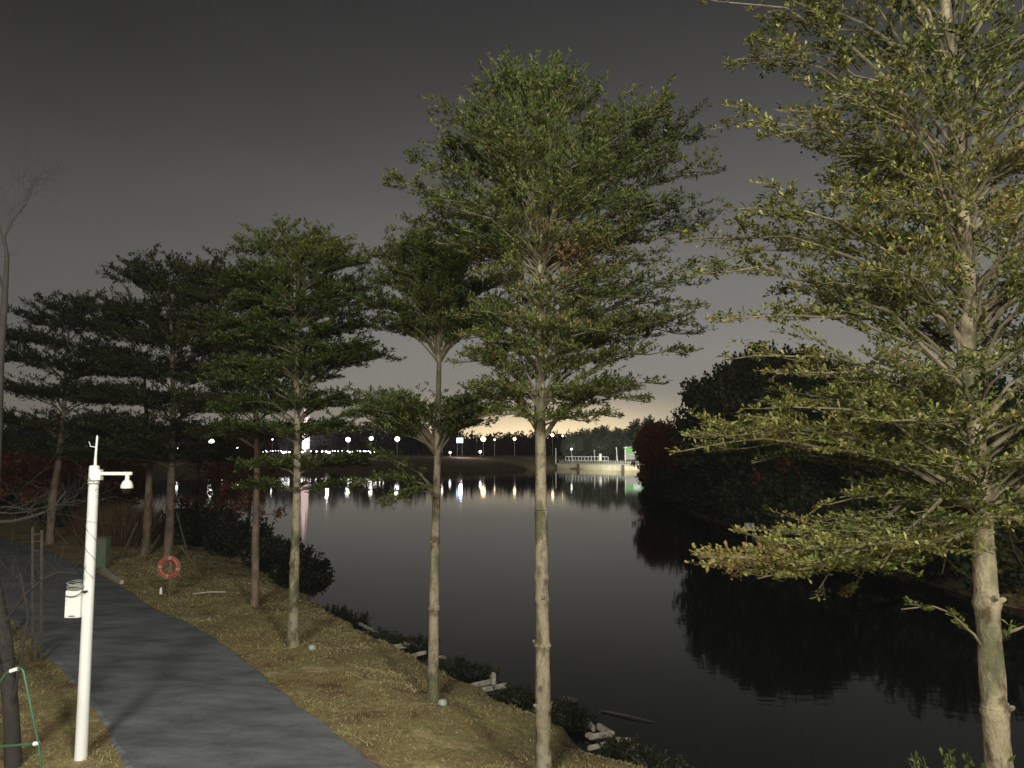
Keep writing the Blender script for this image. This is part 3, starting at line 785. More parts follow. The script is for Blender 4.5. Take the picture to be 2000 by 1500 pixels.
# left bank: far russet cypresses, shore bushes, thin cypresses
for i, (px, yt, yb, hw, D, lab) in enumerate([
    (35, 885, 985, 70, 56, "low russet cypress at the far left edge above the path"),
    (130, 900, 1000, 60, 52, "russet cypress behind the arm of the white camera pole on its left"),
    (225, 905, 985, 50, 60, "russet cypress right behind the dome camera"),
    (-60, 880, 1000, 70, 48, "russet cypress cut by the left edge of the view")]):
    cloud_tree("cypress_tree", lab, "tree", px, yt, yb, hw, D, M_cyp, M_bark_dark, (150, 45), .4, seed=30 + i, trunk_r=.14, ntr=2, group="russet cypresses on the left bank")
for i, (px, pyb, D, h, lab) in enumerate([
    (383, 1045, 46, 5.5, "slender cypress with flat drooping twigs at the left shore, right of the ringed trunk"),
    (425, 1068, 42, 6.0, "slender straight sapling at the left shore, one of a close pair"),
    (433, 1055, 45, 6.0, "slender sapling close behind the straight one at the left shore"),
    (459, 1075, 40, 6.0, "thin sapling trunk just left of the thin pale trunk at the grass edge"),
    (484, 1100, 35, 5.6, "thin curved sapling touching the pale thin trunk on its left")]):
    p = on_y(px, pyb, D); z = gz(p.x, D)
    root = thing("shore_sapling", (p.x, D, z - .1), lab, "tree", "slender saplings on the left shore")
    mb = MB(); q = [(p.x + random.uniform(-.08, .08), D, z - .1 + h * k / 5) for k in range(6)]
    mb.tube(q, [.10, .09, .08, .065, .05, .02], 7)
    V = []; T = []
    for k in range(14):
        a = random.uniform(0, 6.28); zz = z + h * (.35 + .62 * k / 14); l = 1.3 * (1.1 - .5 * k / 14)
        e = (p.x + math.cos(a) * l, D + math.sin(a) * l, zz - .05)
        mb.tube([(p.x, D, zz), e], [.025, .008], 4)
        v_, t_ = cloud(((p.x + e[0]) / 2 + .3 * (e[0] - p.x), (D + e[1]) / 2, zz), (l * .5, l * .5, .14), 12, 16, .15, seed=100 + i * 20 + k, shell=.1, up=.1); V.append(v_); T.append(t_)
    mb.build("trunk", M_bark_dark, root)
    np_mesh("crown", np.concatenate(V), 4, M_cyp, root, np.concatenate(T))
bl = [((592, 1150), (.9, .8, .6), "rounded dark bush hanging over the water right behind the broad tree's trunk"),
      ((540, 1120), (1.2, 1.0, .6), "dark bush between the two pale trunks at the water's edge"),
      ((470, 1098), (1.6, 1.3, .8), "dark bush on the shore left of the thin pale trunk"),
      ((415, 1080), (1.7, 1.4, .8), "dark bush on the shore right of the orange life ring"),
      ((385, 1050), (2.0, 1.6, .9), "dark bush at the shore behind the life ring's tree"),
      ((150, 1045), (2.4, 1.6, 1.1), "dark hedge-like bush beyond the path left of the white pole"),
      ((60, 1020), (2.6, 1.8, 1.2), "dark bush beyond the path at the far left")]
for i, ((px, py), rad, lab) in enumerate(bl):
    p = on_z(px, py, -.5)
    shrub("shore_bush", lab, (p.x, p.y), rad, M_shrub, (140, 40), .17 + .05 * (i > 3), 140 + i, group="dark bushes on the left shore")
# tall dry reeds left of the trunks
for i, (px, py, lab) in enumerate([(232, 1075, "tall tawny clump of reeds just right of the white pole"), (262, 1060, "tawny reeds behind the leaning wooden stake"), (205, 1050, "tawny reeds standing behind the green box")]):
    p = on_z(px, py, -.3); g = np.random.default_rng(200 + i); n = 1600
    root = thing("reed_clump", (p.x, p.y, gz(p.x, p.y)), lab, "reeds", "clumps of dry reeds")
    bx = g.normal(0, .6, n); by = g.normal(0, .5, n); P = np.stack([p.x + bx, p.y + by, np.full(n, gz(p.x, p.y))], 1)
    a = unit(np.stack([bx * .35 + g.normal(0, .12, n), by * .35 + g.normal(0, .12, n), np.ones(n)], 1)); L = g.uniform(.9, 2.2, (n, 1))
    s = unit(np.cross(a, g.normal(0, 1, (n, 3)))) * .018
    np_mesh("blades", np.stack([P - s, P + s, P + a * L + np.array([0, 0, -.1]) + s * .1], 1), 3, M_reed, root, g.uniform(0, 1, n))

# ------------------------------------------------------------------ far shore
farV = []; farT = []
g = np.random.default_rng(77)
prof = [(-200, 830), (100, 830), (330, 838), (480, 835), (560, 828), (640, 838), (700, 832), (780, 835), (860, 838), (900, 852), (960, 852), (990, 846), (1010, 855), (1030, 848), (1060, 850), (1090, 856), (1130, 850), (1300, 848), (1700, 840), (2300, 830)]
px_ = -200
while px_ < 2300:
    D = g.uniform(300, 330)
    yt = np.interp(px_, [a for a, _ in prof], [b_ for _, b_ in prof]) + g.uniform(-2, 6)
    t = on_y(px_, yt, D); b0 = on_y(px_, 897, D); hh = (t.z - b0.z) / 2; w_ = g.uniform(3.5, 6.5)
    V, T = cloud((t.x, D, b0.z + hh), (w_, w_, hh), 90, 24, 1.35, seed=int(px_) + 500, shell=.1); farV.append(V); farT.append(T)
    px_ += g.uniform(16, 27)
o = np_mesh("woodland", np.concatenate(farV), 4, M_farwood, None, np.concatenate(farT)); tag(o, "dark band of woodland along the far shore", "woodland", kind="stuff")
lit = [(1140, 846, 22, 246, "hazy grey-green tree on the far shore behind the white boxed railing's left half"), (1172, 838, 24, 250, "tallest hazy grey-green tree behind the white boxed railing"),
       (1203, 846, 20, 244, "hazy pale tree just left of the green kiosk"), (1238, 826, 15, 258, "pointed pale green tree above the green kiosk"), (1262, 822, 20, 240, "bright misty green tree rising behind the leaning red cypress"),
       (1118, 858, 14, 240, "small hazy tree at the left end of the lit waterside wall")]
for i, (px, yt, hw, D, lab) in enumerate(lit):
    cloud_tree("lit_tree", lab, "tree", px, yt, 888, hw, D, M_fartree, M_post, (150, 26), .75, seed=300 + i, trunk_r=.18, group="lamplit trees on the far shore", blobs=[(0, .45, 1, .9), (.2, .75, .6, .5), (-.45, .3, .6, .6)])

# embankment wall and railings of the far landing
wl = on_z(1088, 914.5, WZ); wr = on_z(1262, 920.5, WZ)
def along(a, b_, t): return a.lerp(b_, t)
root = thing("embankment_wall", tuple(wl), "cream stone embankment wall at the water below the white railing", "wall")
dv = (wr - wl); rz = math.atan2(dv.y, dv.x); mid = (wl + wr) / 2; Lw = dv.length
nrm = Vector((-dv.y, dv.x, 0)).normalized()
M_cream = mat_plain("cream_wall", (.62, .55, .38), .85, .12, .6)
mb = MB(); mb.box(mid + nrm * .6 + Vector((0, 0, .52)), (Lw, 1.2, 1.75), rz); mb.build("wall_face", M_cream, root, False)
mb = MB(); mb.box(mid + nrm * .55 + Vector((0, 0, 1.49)), (Lw + .3, 1.5, .18), rz); mb.build("coping", M_post, root, False)
mb = MB()
for t, w_ in ((.28, 1.2), (.78, 1.4), (.96, 1.0)):
    c = along(wl, wr, t); mb.box(c - nrm * .35 + Vector((0, 0, .5)), (w_ * .35, .7, 2.2), rz)
mb.build("mooring_posts", M_bark_dark, root, False)
M_rail = mat_plain("railing_paint", (.5, .5, .47), .5, .05, 2)
deckz = WZ + 2.58
rb = thing("grey_railing", tuple(along(wl, wr, 0.0) + nrm * 1 + Vector((0, 0, 2.45))), "low grey railing running along the top of the cream embankment", "railing")
mb = MB()
for k in range(40):
    c = along(wl, wr, k / 39) + nrm * .9; mb.box(c + Vector((0, 0, 2.0)), (.09, .09, 1.1), rz)
mb.build("posts", M_rail, rb, False)
mb = MB()
for zz in (1.75, 2.15, 2.54): mb.box(mid + nrm * .9 + Vector((0, 0, zz)), (Lw, .06, .06), rz)
mb.build("rails", M_rail, rb, False)
# the deck behind the wall
mb = MB(); mb.box(mid + nrm * 9 + Vector((0, 0, 1.2)), (Lw + 6, 16.0, .5), rz); o = mb.build("landing_pavement", M_post, None, False); tag(o, kind="structure")
# white boxed railing
M_boxrail = mat_plain("bright_white_paint", (.85, .85, .82), .5, .02, 2)
ba = on_y(1105, 899, 236); bb = on_y(1188, 899.5, 226)
rb = thing("white_railing", tuple(ba), "white boxed railing of square open panels on the far landing", "railing")
d2 = bb - ba; d2.z = 0; r2z = math.atan2(d2.y, d2.x); L2 = d2.length; hb = 1.15; zb2 = ba.z
mb = MB(); 
for zz in (0, hb): mb.box((ba + bb) / 2 * 1 + Vector((0, 0, zz - ((ba + bb) / 2).z + zb2)), (L2, .14, .16), r2z)
mb.build("rails", M_boxrail, rb, False)
mb = MB()
for k in range(14):
    c = ba.lerp(bb, k / 13); c.z = zb2 + hb / 2; mb.box(c, (.13, .12, hb - .17), r2z)
mb.build("posts", M_boxrail, rb, False)
pz = on_y(1173, 899, 227); mb = MB(); mb.box(pz + Vector((0, .5, .8)), (.7, .5, 1.9), 0, 0, .08); mb.box(pz + Vector((0, .5, 1.85)), (.9, .6, .15), 0)
o = mb.build("ticket_post", M_boxrail, None, False); tag(o, "stubby white pillar standing behind the white boxed railing", "pillar")
# poles on landing
for i, (px, yt, yb, D, lab) in enumerate([(1085.5, 877, 906, 238, "tall white post at the left end of the cream embankment"), (1117, 878, 900, 240, "slim grey post left of centre on the far landing"), (1204, 876, 900, 224, "leaning white post between the boxed railing and green kiosk"),
                                     (1221, 875, 896, 222, "white post standing at the corner of the green kiosk"), (1161, 881, 900, 236, "slim grey post behind the white boxed railing")]):
    a = on_y(px, yt, D); b_ = on_y(px, yb, D); zz = min(b_.z, 1.5)
    root = thing("white_post", (a.x, D, zz), lab, "post", "posts on the far landing")
    mb = MB(); mb.tube([(a.x + .2 * (i == 2), D, zz), (a.x, D, a.z - .1)], [.14, .10], 8); mb.build("shaft", M_boxrail, root)
    mb = MB(); mb.lathe((a.x, D, a.z - .1), [(.08, 0), (.22, .08), (.25, .25), (.12, .4)], 10); mb.build("cap", M_boxrail, root)
# kiosk
kc = on_y(1243, 893, 226)
root = thing("green_kiosk", tuple(kc), "small kiosk with a bright green front board and white sign on the far landing", "kiosk")
M_kgreen = mat_emit("green_lightbox", (.16, .50, .11), .55); M_ksign = mat_emit("white_lightbox", (.9, .95, 1), 1.1)
kx = kc.x; ky = kc.y; kz = kc.z
mb = MB(); mb.box((kx, ky + 1.6, kz + .75), (6.2, 2.6, 2.9)); mb.build("wall", M_post, root, False)
mb = MB(); mb.box((kx, ky + .2, kz + 1.95), (6.4, .25, 1.5), 0, 0); mb.build("front_board", M_kgreen, root, False)
mb = MB(); mb.box((kx + .2, ky + .02, kz + 1.75), (2.3, .12, .85)); mb.build("sign_panel", M_ksign, root, False)
mb = MB()
for k in range(5):      # a row of dark characters too small to read in the photo
    x = kx - .65 + k * .42
    for dx, dz, w_, h_ in ((0, .15, .26, .05), (0, -.02, .26, .05), (0, -.17, .2, .05), (-.02, 0, .05, .36)): mb.box((x + dx, ky - .045 - .003 * (w_ < .1), kz + 1.75 + dz), (w_, .01, h_))
mb.build("sign_lettering", M_greenpaint, root, False)
mb = MB(); mb.box((kx + .1, ky + 1.4, kz + 2.85), (7.2, 3.8, .2), 0, -.05); mb.build("roof", M_boxrail, root, False)
mb = MB(); mb.box((kx + 2.6, ky + .1, kz + .25), (3.4, .4, .35)); mb.build("counter_light", M_ksign, root, False)

# lit grass bank road edge across the left of the far shore
M_bank = mat_plain("paving_edge", (.42, .33, .30), .8, .1, .3)
mb = MB()
e1 = [on_z(px, 922 - 2.5, WZ + .9) for px in (330, 500, 700, 860)]
bankpts = [(505, 899), (600, 897.5), (700, 896.5), (800, 897), (860, 898.5), (940, 896.5), (1040, 896.5)]
prev = None
for (px, py) in bankpts:
    p = on_y(px, py, 255); 
    if prev is not None:
        c = (p + prev) / 2; d = p - prev
        mb.box((c.x, c.y, c.z), (d.length, 1.4, .35), math.atan2(d.y, d.x))
    prev = p
o = mb.build("promenade_edge", M_bank, None, False); tag(o, "pale pinkish stone edge of the promenade across the lake", "edging")
# small pavilion steps at left centre
mb = MB(); q = on_y(845, 907, 205)
mb.box(q + Vector((0, 2, -.5)), (9, 5, .7)); mb.box(q + Vector((.6, 3, .1)), (6, 3.5, .5)); mb.box(q + Vector((0, 0, -1.1)), (9.6, 7, .4))
o = mb.build("lakeside_steps", M_bank, None, False); tag(o, "pale low stone steps at the far waterline behind the slim tree", "steps")

# obelisk
D = 300; t = on_y(600, 747, D); bz = 2.0
root = thing("obelisk", (t.x, D, bz), "tall pale pink floodlit obelisk tapering to a point across the lake", "tower")
M_ob = mat_plain("pink_white_stone", (.82, .70, .68), .6, .04, .1)
mb = MB(); mb.lathe((t.x, D, bz), [(1.75, 0), (1.7, 1.0), (1.55, 1.1), (1.45, 15), (.95, 24), (.05, t.z - bz)], 6); mb.build("shaft", M_ob, root, False)
mb = MB(); mb.lathe((t.x, D, bz - .6), [(3.2, 0), (3.2, .8), (2.4, .9), (2.4, 1.5)], 12); mb.build("plinth", M_post, root, False)
for dx in (-6, 6):
    l = bpy.data.lights.new("floodlight", 'SPOT'); l.energy = 26000; l.color = (1, .82, .80); l.spot_size = math.radians(70); l.shadow_soft_size = .3
    lo = bpy.data.objects.new("floodlight", l); lo.location = (t.x + dx, D - 15, 3.2); link(lo)
    lo.rotation_euler = (Vector((t.x, D, 17)) - Vector(lo.location)).to_track_quat('-Z', 'Y').to_euler()

# ------------------------------------------------------------------ lamps of the far shore
def street_lamp(px, py, D, mat, label, r=.5, watts=0, col=(1, .97, .88), zb=2.2, group="street lamps across the lake"):
    p = on_y(px, py, D)
    root = thing("street_lamp", (p.x, D, min(zb, p.z - 1)), label, "lamp", group)
    mb = MB(); mb.tube([(p.x, D + .1, min(zb, p.z - 1)), (p.x, D + .1, p.z - r * .6)], [.14, .08], 6); mb.build("post", M_post, root)
    mb = MB(); mb.lathe(p, [(r * .3, -r), (r * .8, -r * .6), (r, 0), (r * .7, r * .55), (r * .15, r * .8)], 10); mb.build("lamp_head", mat, root)
    return root
LM = [(680, 858, 262, M_lamp_w, "big round white street lamp glowing above the promenade, leftmost of the tall three", .95, 9000),
      (725, 856, 266, M_lamp_w, "warm white street lamp between the two brightest promenade lamps", .8, 4000),
      (776, 857, 262, M_lamp_w, "big round white street lamp, rightmost of the tall three seen through the slim tree", .95, 9000),
      (864, 857.5, 262, M_lamp_w, "small white lamp touching the slim tree's trunk", .45, 0),
      (944, 857, 256, M_lamp_y, "large yellow street lamp in front of the far woodland", 1.0, 7000),
      (966, 858.5, 262, M_lamp_y, "small pale lamp just right of the large yellow one", .35, 0),
      (1005, 857, 256, M_lamp_y, "round warm lamp at the treetops left of the tall centre trunk", .6, 1500),
      (1079, 849.5, 256, M_lamp_y, "warm lamp above the woodland just right of the tall centre trunk", .6, 1500),
      (1099, 851, 250, M_lamp_y, "slim warm lamp second right of the tall centre trunk", .35, 0),
      (1168, 843.5, 254, M_lamp_w, "tiny white lamp high among the hazy trees", .25, 0),
      (938, 882, 236, M_lamp_w, "small greenish-white lamp low under the large yellow one", .4, 1200),
      (879, 883.5, 240, M_lamp_w, "small white lamp low at the water right of the slim tree", .35, 1200),
      (532, 857.5, 262, M_lamp_w, "small white lamp left of the obelisk", .35, 0),
      (413, 862, 262, M_lamp_w, "white lamp hidden in the dark crowns left of the thin trunk", .9, 2500),
      (348, 875, 250, M_lamp_w, "small white lamp seen through the dark crown above the life ring", .4, 0),
      (437, 886, 258, M_lamp_w, "bright white lamp low in the dark crowns left of the thin trunk", .6, 1500),
      (465, 875, 262, M_lamp_w, "pair-like white lamp just left of the thin trunk", .5, 0),
      (236, 882, 250, M_lamp_w, "white lamp just right of the pole's lightning rod", .45, 0),
      (8, 880, 240, M_lamp_w, "white lamp at the very left edge of the far shore", .5, 0),
      (1116, 877, 236, M_lamp_w, "small white lamp behind the left end of the boxed railing", .3, 5000),
      (1515, 873, 130, M_lamp_w, "white lamp showing through a gap in the near tree, right of the huge evergreen's foot", .5, 0),
      (1398, 891, 140, M_lamp_w, "white lamp showing between the red cypresses", .45, 0)]
for (px, py, D, mt, lab, r, wts) in LM:
    street_lamp(px, py, D + 32 if py < 862 and D > 200 else D, mt, lab, r, wts * .22, (1, .8, .5) if mt is M_lamp_y else (.95, 1, .92))
def fill_spot(name, loc, target, watts, col, deg=75, r=.3):
    l = bpy.data.lights.new(name, 'SPOT'); l.energy = watts; l.color = col; l.spot_size = math.radians(deg); l.spot_blend = .6; l.shadow_soft_size = r
    o = bpy.data.objects.new(name, l); o.location = loc; link(o)
    o.rotation_euler = (Vector(target) - Vector(loc)).to_track_quat('-Z', 'Y').to_euler()
for px_, pw, cl in ((1115, 13000, (1, .95, .8)), (1170, 15000, (.95, 1, .82)), (1235, 17000, (1, .97, .82))):
    a = on_y(px_, 880, 196); b_ = on_y(px_ + 8, 880, 240)
    fill_spot("landing_fill_spot", (a.x, a.y, 5.5), (b_.x, b_.y, 3.5), pw, cl, 80)  # added unseen spots over the water, brightening the wall, railing and trees
point_light("promenade_light", (on_y(640, 872, 238)), 3500, (1, .8, .78), .5)
point_light("promenade_light", (on_y(900, 872, 238)), 1800, (1, .75, .8), .5)
# row of low promenade lamps
k = 0
R = random.Random(4)
px = 512
proto = None
while px < 752:
    if not (565 < px < 587):
        p = on_y(px, 886 - (1.2 if px > 690 else 0) + R.uniform(-1.5, 1.5), 258)
        rr = R.choice((.2, .3, .4, .5, .7, .85))
        root = thing("bollard_lamp", (p.x, 258, 1.9), "small glowing white lamp in the tight row along the promenade left of the slim tree", "lamp", "row of low promenade lamps")
        if proto is None:
            mb = MB(); mb.tube([(p.x, 258, 1.9), (p.x, 258, p.z)], [.12, .10], 6); a_ = mb.build("post", M_post, root)
            mb = MB(); mb.lathe(p, [(.2, -.25), (.55, 0), (.55, .4), (.2, .55)], 8); b_ = mb.build("lamp_head", M_lamp_w, root); proto = (a_, b_)
        else:
            for s in proto:
                c = s.copy(); sc.collection.objects.link(c); c.parent = root
                if s is proto[1]: 
                    c.scale = (rr, rr, rr)
                    c.location = Vector((0, 0, (1 - rr) * 2.6))
    px += R.choice((3.5, 4.5, 5.5, 7, 11))
# blue-white screen
p = on_y(898, 860, 258)
root = thing("lit_billboard", (p.x, 258, 2.2), "small blue-white glowing billboard on two legs by the far woodland", "billboard")
mb = MB(); mb.box(p, (2.2, .3, 1.7), .1); mb.build("screen", M_lamp_b, root, False)
mb = MB()
for dx in (-.8, .8): mb.box((p.x + dx, 258.1, (2.2 + p.z - .85) / 2), (.18, .18, p.z - .85 - 2.2))
mb.build("legs", M_post, root, False)

# ------------------------------------------------------------------ near things on our bank
# white camera pole
base = on_z(158, 1480, 0); top = on_y(186.5, 909, base.y)
bx, by = base.x, base.y; hp = top.z
root = thing("camera_pole", (bx, by, 0), "white painted steel pole with an arm and dome camera beside the path", "camera pole")
mb = MB(); mb.tube([(bx, by, -.05), (bx, by, .03), (bx, by, .06), (bx, by, hp - .26)], [.088, .088, .084, .070], 24); mb.build("mast", M_white, root)
mb = MB(); mb.tube([(bx, by, hp - .27), (bx, by, hp - .265), (bx, by, hp - .02), (bx, by, hp)], [.085, .076, .072, .06], 20); mb.build("mast_cap", M_white, root)
zr = on_y(189, 850, by).z
mb = MB(); mb.tube([(bx + .01, by, hp), (bx + .01, by, hp + .12), (bx + .02, by, zr - .03), (bx + .02, by, zr)], [.022, .018, .014, .006], 8)
mb.tube([(bx + .01, by, hp + .27), (bx - .06, by - .02, hp + .28), (bx - .09, by - .02, hp + .36)], [.008, .007, .004], 5); mb.build("lightning_rod", M_white, root)
za = on_y(220, 925, by).z; xe = on_y(258, 925, by).x
mb = MB(); mb.box(((bx + xe) / 2 + .03, by, za), (xe - bx - .06, .05, .052), 0, 0, .008); mb.box((bx + .09, by, za - .02), (.05, .1, .16), 0, 0, .008); mb.build("arm", M_white, root)
M_dark_wire = mat_plain("black_wire", (.03, .03, .03), .6, .1, 5)
xc = on_y(249, 925, by).x
mb = MB(); mb.lathe((xc, by, za - .21), [(.085, -.005), (.088, .0), (.085, .04), (.065, .09), (.04, .115), (.032, .12), (.030, .20)], 24); cam_b = mb.build("camera_housing", M_white, root)
mb = MB(); mb.lathe((xc, by, za - .212), [(.02, -.085), (.055, -.065), (.070, -.03), (.074, -.0)], 20); mb.build("camera_dome", M_black, root)
zt = on_y(150, 1150, by).z; zb_ = on_y(150, 1207, by).z; xl_ = on_y(135.5, 1180, by).x; xr_ = on_y(164, 1180, by).x
mb = MB(); mb.box(((xl_ + xr_) / 2, by - .03, (zt + zb_) / 2 + .01), (xr_ - xl_, .2, zt - zb_ - .02), .12, 0, .012); bxo = mb.build("junction_box", M_white, root)
mb = MB(); mb.box(((xl_ + xr_) / 2 - .005, by - .135, (zt + zb_) / 2), (xr_ - xl_ - .05, .012, zt - zb_ - .09), .12, 0, .004); d_ = mb.build("door", M_white, bxo)
mb = MB()
mb.box((xl_ + .12, by - .15, zb_ + .06), (.07, .008, .008), .12)
mb.build("latch", M_dark_wire, root)
mb = MB(); cx_ = (xl_ + xr_) / 2
M_coil = mat_plain("grey_cable", (.30, .31, .28), .6, .1, 5)
for k_ in range(7):
    pts = []
    for a in range(25):
        an = 2 * math.pi * a / 24
        pts.append((cx_ + .01 + (.125 + .006 * (k_ % 3)) * math.cos(an), by - .03 + .13 * math.sin(an), zt + .012 + .009 * k_ + .03 * math.sin(an * .5) + (.02 * math.sin(an + k_))))
    mb.tube(pts, .0065, 5)
mb.build("cable_coil", M_coil, root)
mb = MB(); pts = []
for a in range(14):
    an = math.pi + math.pi * a / 13
    pts.append((cx_ + .14 * math.cos(an), by - .15 - .03 * math.sin(a / 13 * math.pi), zt - .01 - .07 * math.sin(a / 13 * math.pi)))
pts.append((bx + .04, by - .1, zt - .02)); mb.tube(pts, .006, 5)
mb.tube([(bx - .03, by - .095, zt - .03), (bx + .03, by - .095, zt - .015)], .016, 6)
# wires spiralling down the mast
for (y0, y1, wind, ph) in ((985, 1130, 1.9, 0.3), (1130, 1160, .45, 2.0), (918, 945, .5, 2.5), (1040, 1140, 1.4, 1.5)):
    z0 = on_y(180, y0, by).z; z1 = on_y(180, y1, by).z; pts = []
    for a in range(60):
        u = a / 59; an = ph + wind * 2 * math.pi * u; pts.append((bx + .079 * math.cos(an), by + .079 * math.sin(an), z0 + (z1 - z0) * u))
    mb.tube(pts, .0035, 4)
mb.build("wire", M_dark_wire, root)
mb = MB()
for zz in (hp - .262, za - .10): mb.tube([(bx, by, zz - .008), (bx, by, zz + .008)], [.087, .087], 20)
mb.build("clamp_band", M_coil, root)

# green tube frame at bottom left
Dg = 9.7
def gp(px, py, dy=0): return on_y(px, py, Dg + dy)
a0 = gp(42, 1306); a1 = gp(24, 1309); b0 = gp(75, 1452); c0 = gp(88, 1560); l0 = gp(-60, 1420, .3); l1 = gp(-10, 1345)
root = thing("tube_stand", (c0.x, c0.y, 0), "bent green tube frame with white joints at the lower left corner", "stand")
c0z = Vector((c0.x, c0.y, 0.0))
mb = MB(); mb.tube([l0 * 1.0, l1, gp(12, 1315), a1, gp(34, 1306), a0, gp(46, 1312), b0, c0, Vector((c0.x + .02, c0.y, -.05))], .0155, 8)
q0 = gp(-90, 1462, .2); mb.tube([q0, gp(0, 1458), b0], .0155, 8)
lx = gp(-95, 1450, .5); mb.tube([l0, lx, Vector((lx.x, lx.y, -.05))], .0155, 8); mb.build("tube", M_greenpaint, root)
mb = MB(); mb.tube([gp(20, 1311), gp(35, 1306)], .024, 8); mb.build("joint", M_white, root)
mb = MB(); mb.tube([gp(66, 1453), gp(76, 1451)], .026, 8); mb.build("joint", M_white, root)
# dark green utility box
q = on_z(194, 1110, 0)
root = thing("utility_box", tuple(q), "dull green upright utility box behind the white camera pole", "utility box")
M_dg = mat_plain("dull_green_paint", (.11, .14, .09), .6, .15, 3)
mb = MB(); mb.box(q + Vector((0, .2, .55)), (.40, .4, 1.1), 0, 0, .03); mb.build("body", M_dg, root, False)
mb = MB(); mb.box(q + Vector((0, .2, 1.125)), (.46, .46, .05), 0, 0, .015); mb.build("lid", M_dg, root, False)
mb = MB(); mb.box(q + Vector((0, -.008, .55)), (.32, .012, .9), 0, 0, .004); mb.build("door", M_dg, root, False)
# kerb stone strip beside
mb = MB(); a = on_z(200, 1112, .03); b_ = on_z(216, 1126, .03); c = on_z(238, 1139, .03)
for s, e in ((a, b_), (b_, c)):
    d = e - s; mb.box((s + e) / 2 + Vector((0, 0, .03)), (d.length, .12, .12), math.atan2(d.y, d.x))
o = mb.build("kerb_stone", M_stone, None, False); tag(o, "short pale kerb piece curving from the green box along the path", "kerb")

# life ring on a post
rc = on_y(330, 1108, 23.5); root = thing("life_ring", (rc.x, 23.5, rc.z), "orange-red life ring with white bands hanging on a short post", "life ring")
M_ring = mat_plain("orange_ring", (.38, .08, .05), .5, .08, 4); M_band = mat_plain("ring_band", (.42, .30, .24), .5, .05, 4)
def torus_seg(mb, c, R_, r, a0, a1, n, k=10, sy=1):
    pts = [(c[0] + R_ * math.cos(a0 + (a1 - a0) * i / n), c[1], c[2] + R_ * math.sin(a0 + (a1 - a0) * i / n)) for i in range(n + 1)]
    mb.tube(pts, r, k)
mb = MB(); torus_seg(mb, rc, .262, .062, 0, 2 * math.pi, 40); mb.build("ring", M_ring, root)
for a in (1.45, 2.85 + .2, 4.6, -.15):
    mb = MB(); torus_seg(mb, rc, .262, .066, a - .12, a + .12, 5); mb.build("band", M_band, root)
mb = MB(); torus_seg(mb, rc, .335, .008, 0, 2 * math.pi, 30, 5); mb.build("rope", M_band, root)
pb = gz(rc.x, 23.62); root2 = thing("ring_post", (rc.x - .02, 23.66, pb), "short dark post that carries the life ring", "post")
mb = MB(); mb.tube([(rc.x - .02, 23.66, pb - .1), (rc.x - .02, 23.66, rc.z + .2)], .045, 8); mb.tube([(rc.x - .02, 23.66, rc.z + .18), (rc.x - .02, 23.44, rc.z + .2)], .012, 6); mb.build("post", M_bark_far, root2)
# small white marker
q = on_z(314, 1160, 0); mb = MB(); mb.tube([q, q + Vector((0, 0, .16)), q + Vector((.02, 0, .2))], [.05, .035, .015], 8)
o = mb.build("white_marker", M_white); tag(o, "tiny white peg in the grass below the life ring", "marker")
# tree stakes
def stake(x0, y0, x1, y1, D, label, r=.035):
    a = on_y(x0, y0, D); b_ = on_y(x1, y1, D + .8); b_.z = gz(b_.x, b_.y) - .1
    mb = MB(); mb.tube([b_, (a + b_) / 2, a], [r, r * 1.05, r * .9], 7); o = mb.build("wooden_stake", M_twig); tag(o, label, "stake", "leaning tree stakes")
stake(267, 1022, 234, 1088, 31, "wooden stake leaning up to the right, just right of the white pole")
stake(352, 1065, 402, 1132, 26, "wooden stake leaning left, right of the life ring")
stake(312, 1045, 283, 1095, 31, "wooden stake leaning against the trunk with the life ring from its left")
stake(345, 1000, 372, 1055, 31, "wooden stake propping the ringed tree from its right, behind the ring")
# pole lying on the grass
a = on_z(376, 1162, .0); b_ = on_z(442, 1158, .0); a.z = gz(a.x, a.y) + .04; b_.z = gz(b_.x, b_.y) + .04
mb = MB(); mb.tube([a, (a + b_) / 2 + Vector((0, 0, .03)), b_], .022, 6); o = mb.build("fallen_stick", M_stone); tag(o, "pale stick lying on the grass right of the life ring", "stick")
# grey ground lights / stones
for i, (px, py, lab) in enumerate([(609, 1275, "small grey-green round ground light in the grass right of the broad tree's trunk"), (864, 1368, "small grey-green ground light in the grass beside the slim tree's foot")]):
    q = on_z(px, py, -.1); z = gz(q.x, q.y)
    root = thing("ground_light", (q.x, q.y, z), lab, "ground light", "ground lights in the grass")
    mb = MB(); mb.lathe((q.x, q.y, z), [(.09, -.02), (.09, .055), (.075, .075)], 14); mb.build("body", mat_plain("grey_green_metal", (.28, .33, .28), .4, .1, 9), root)
    mb = MB(); mb.lathe((q.x, q.y, z + .075), [(.065, .0), (.05, .012)], 14); mb.build("lens", M_post, root)

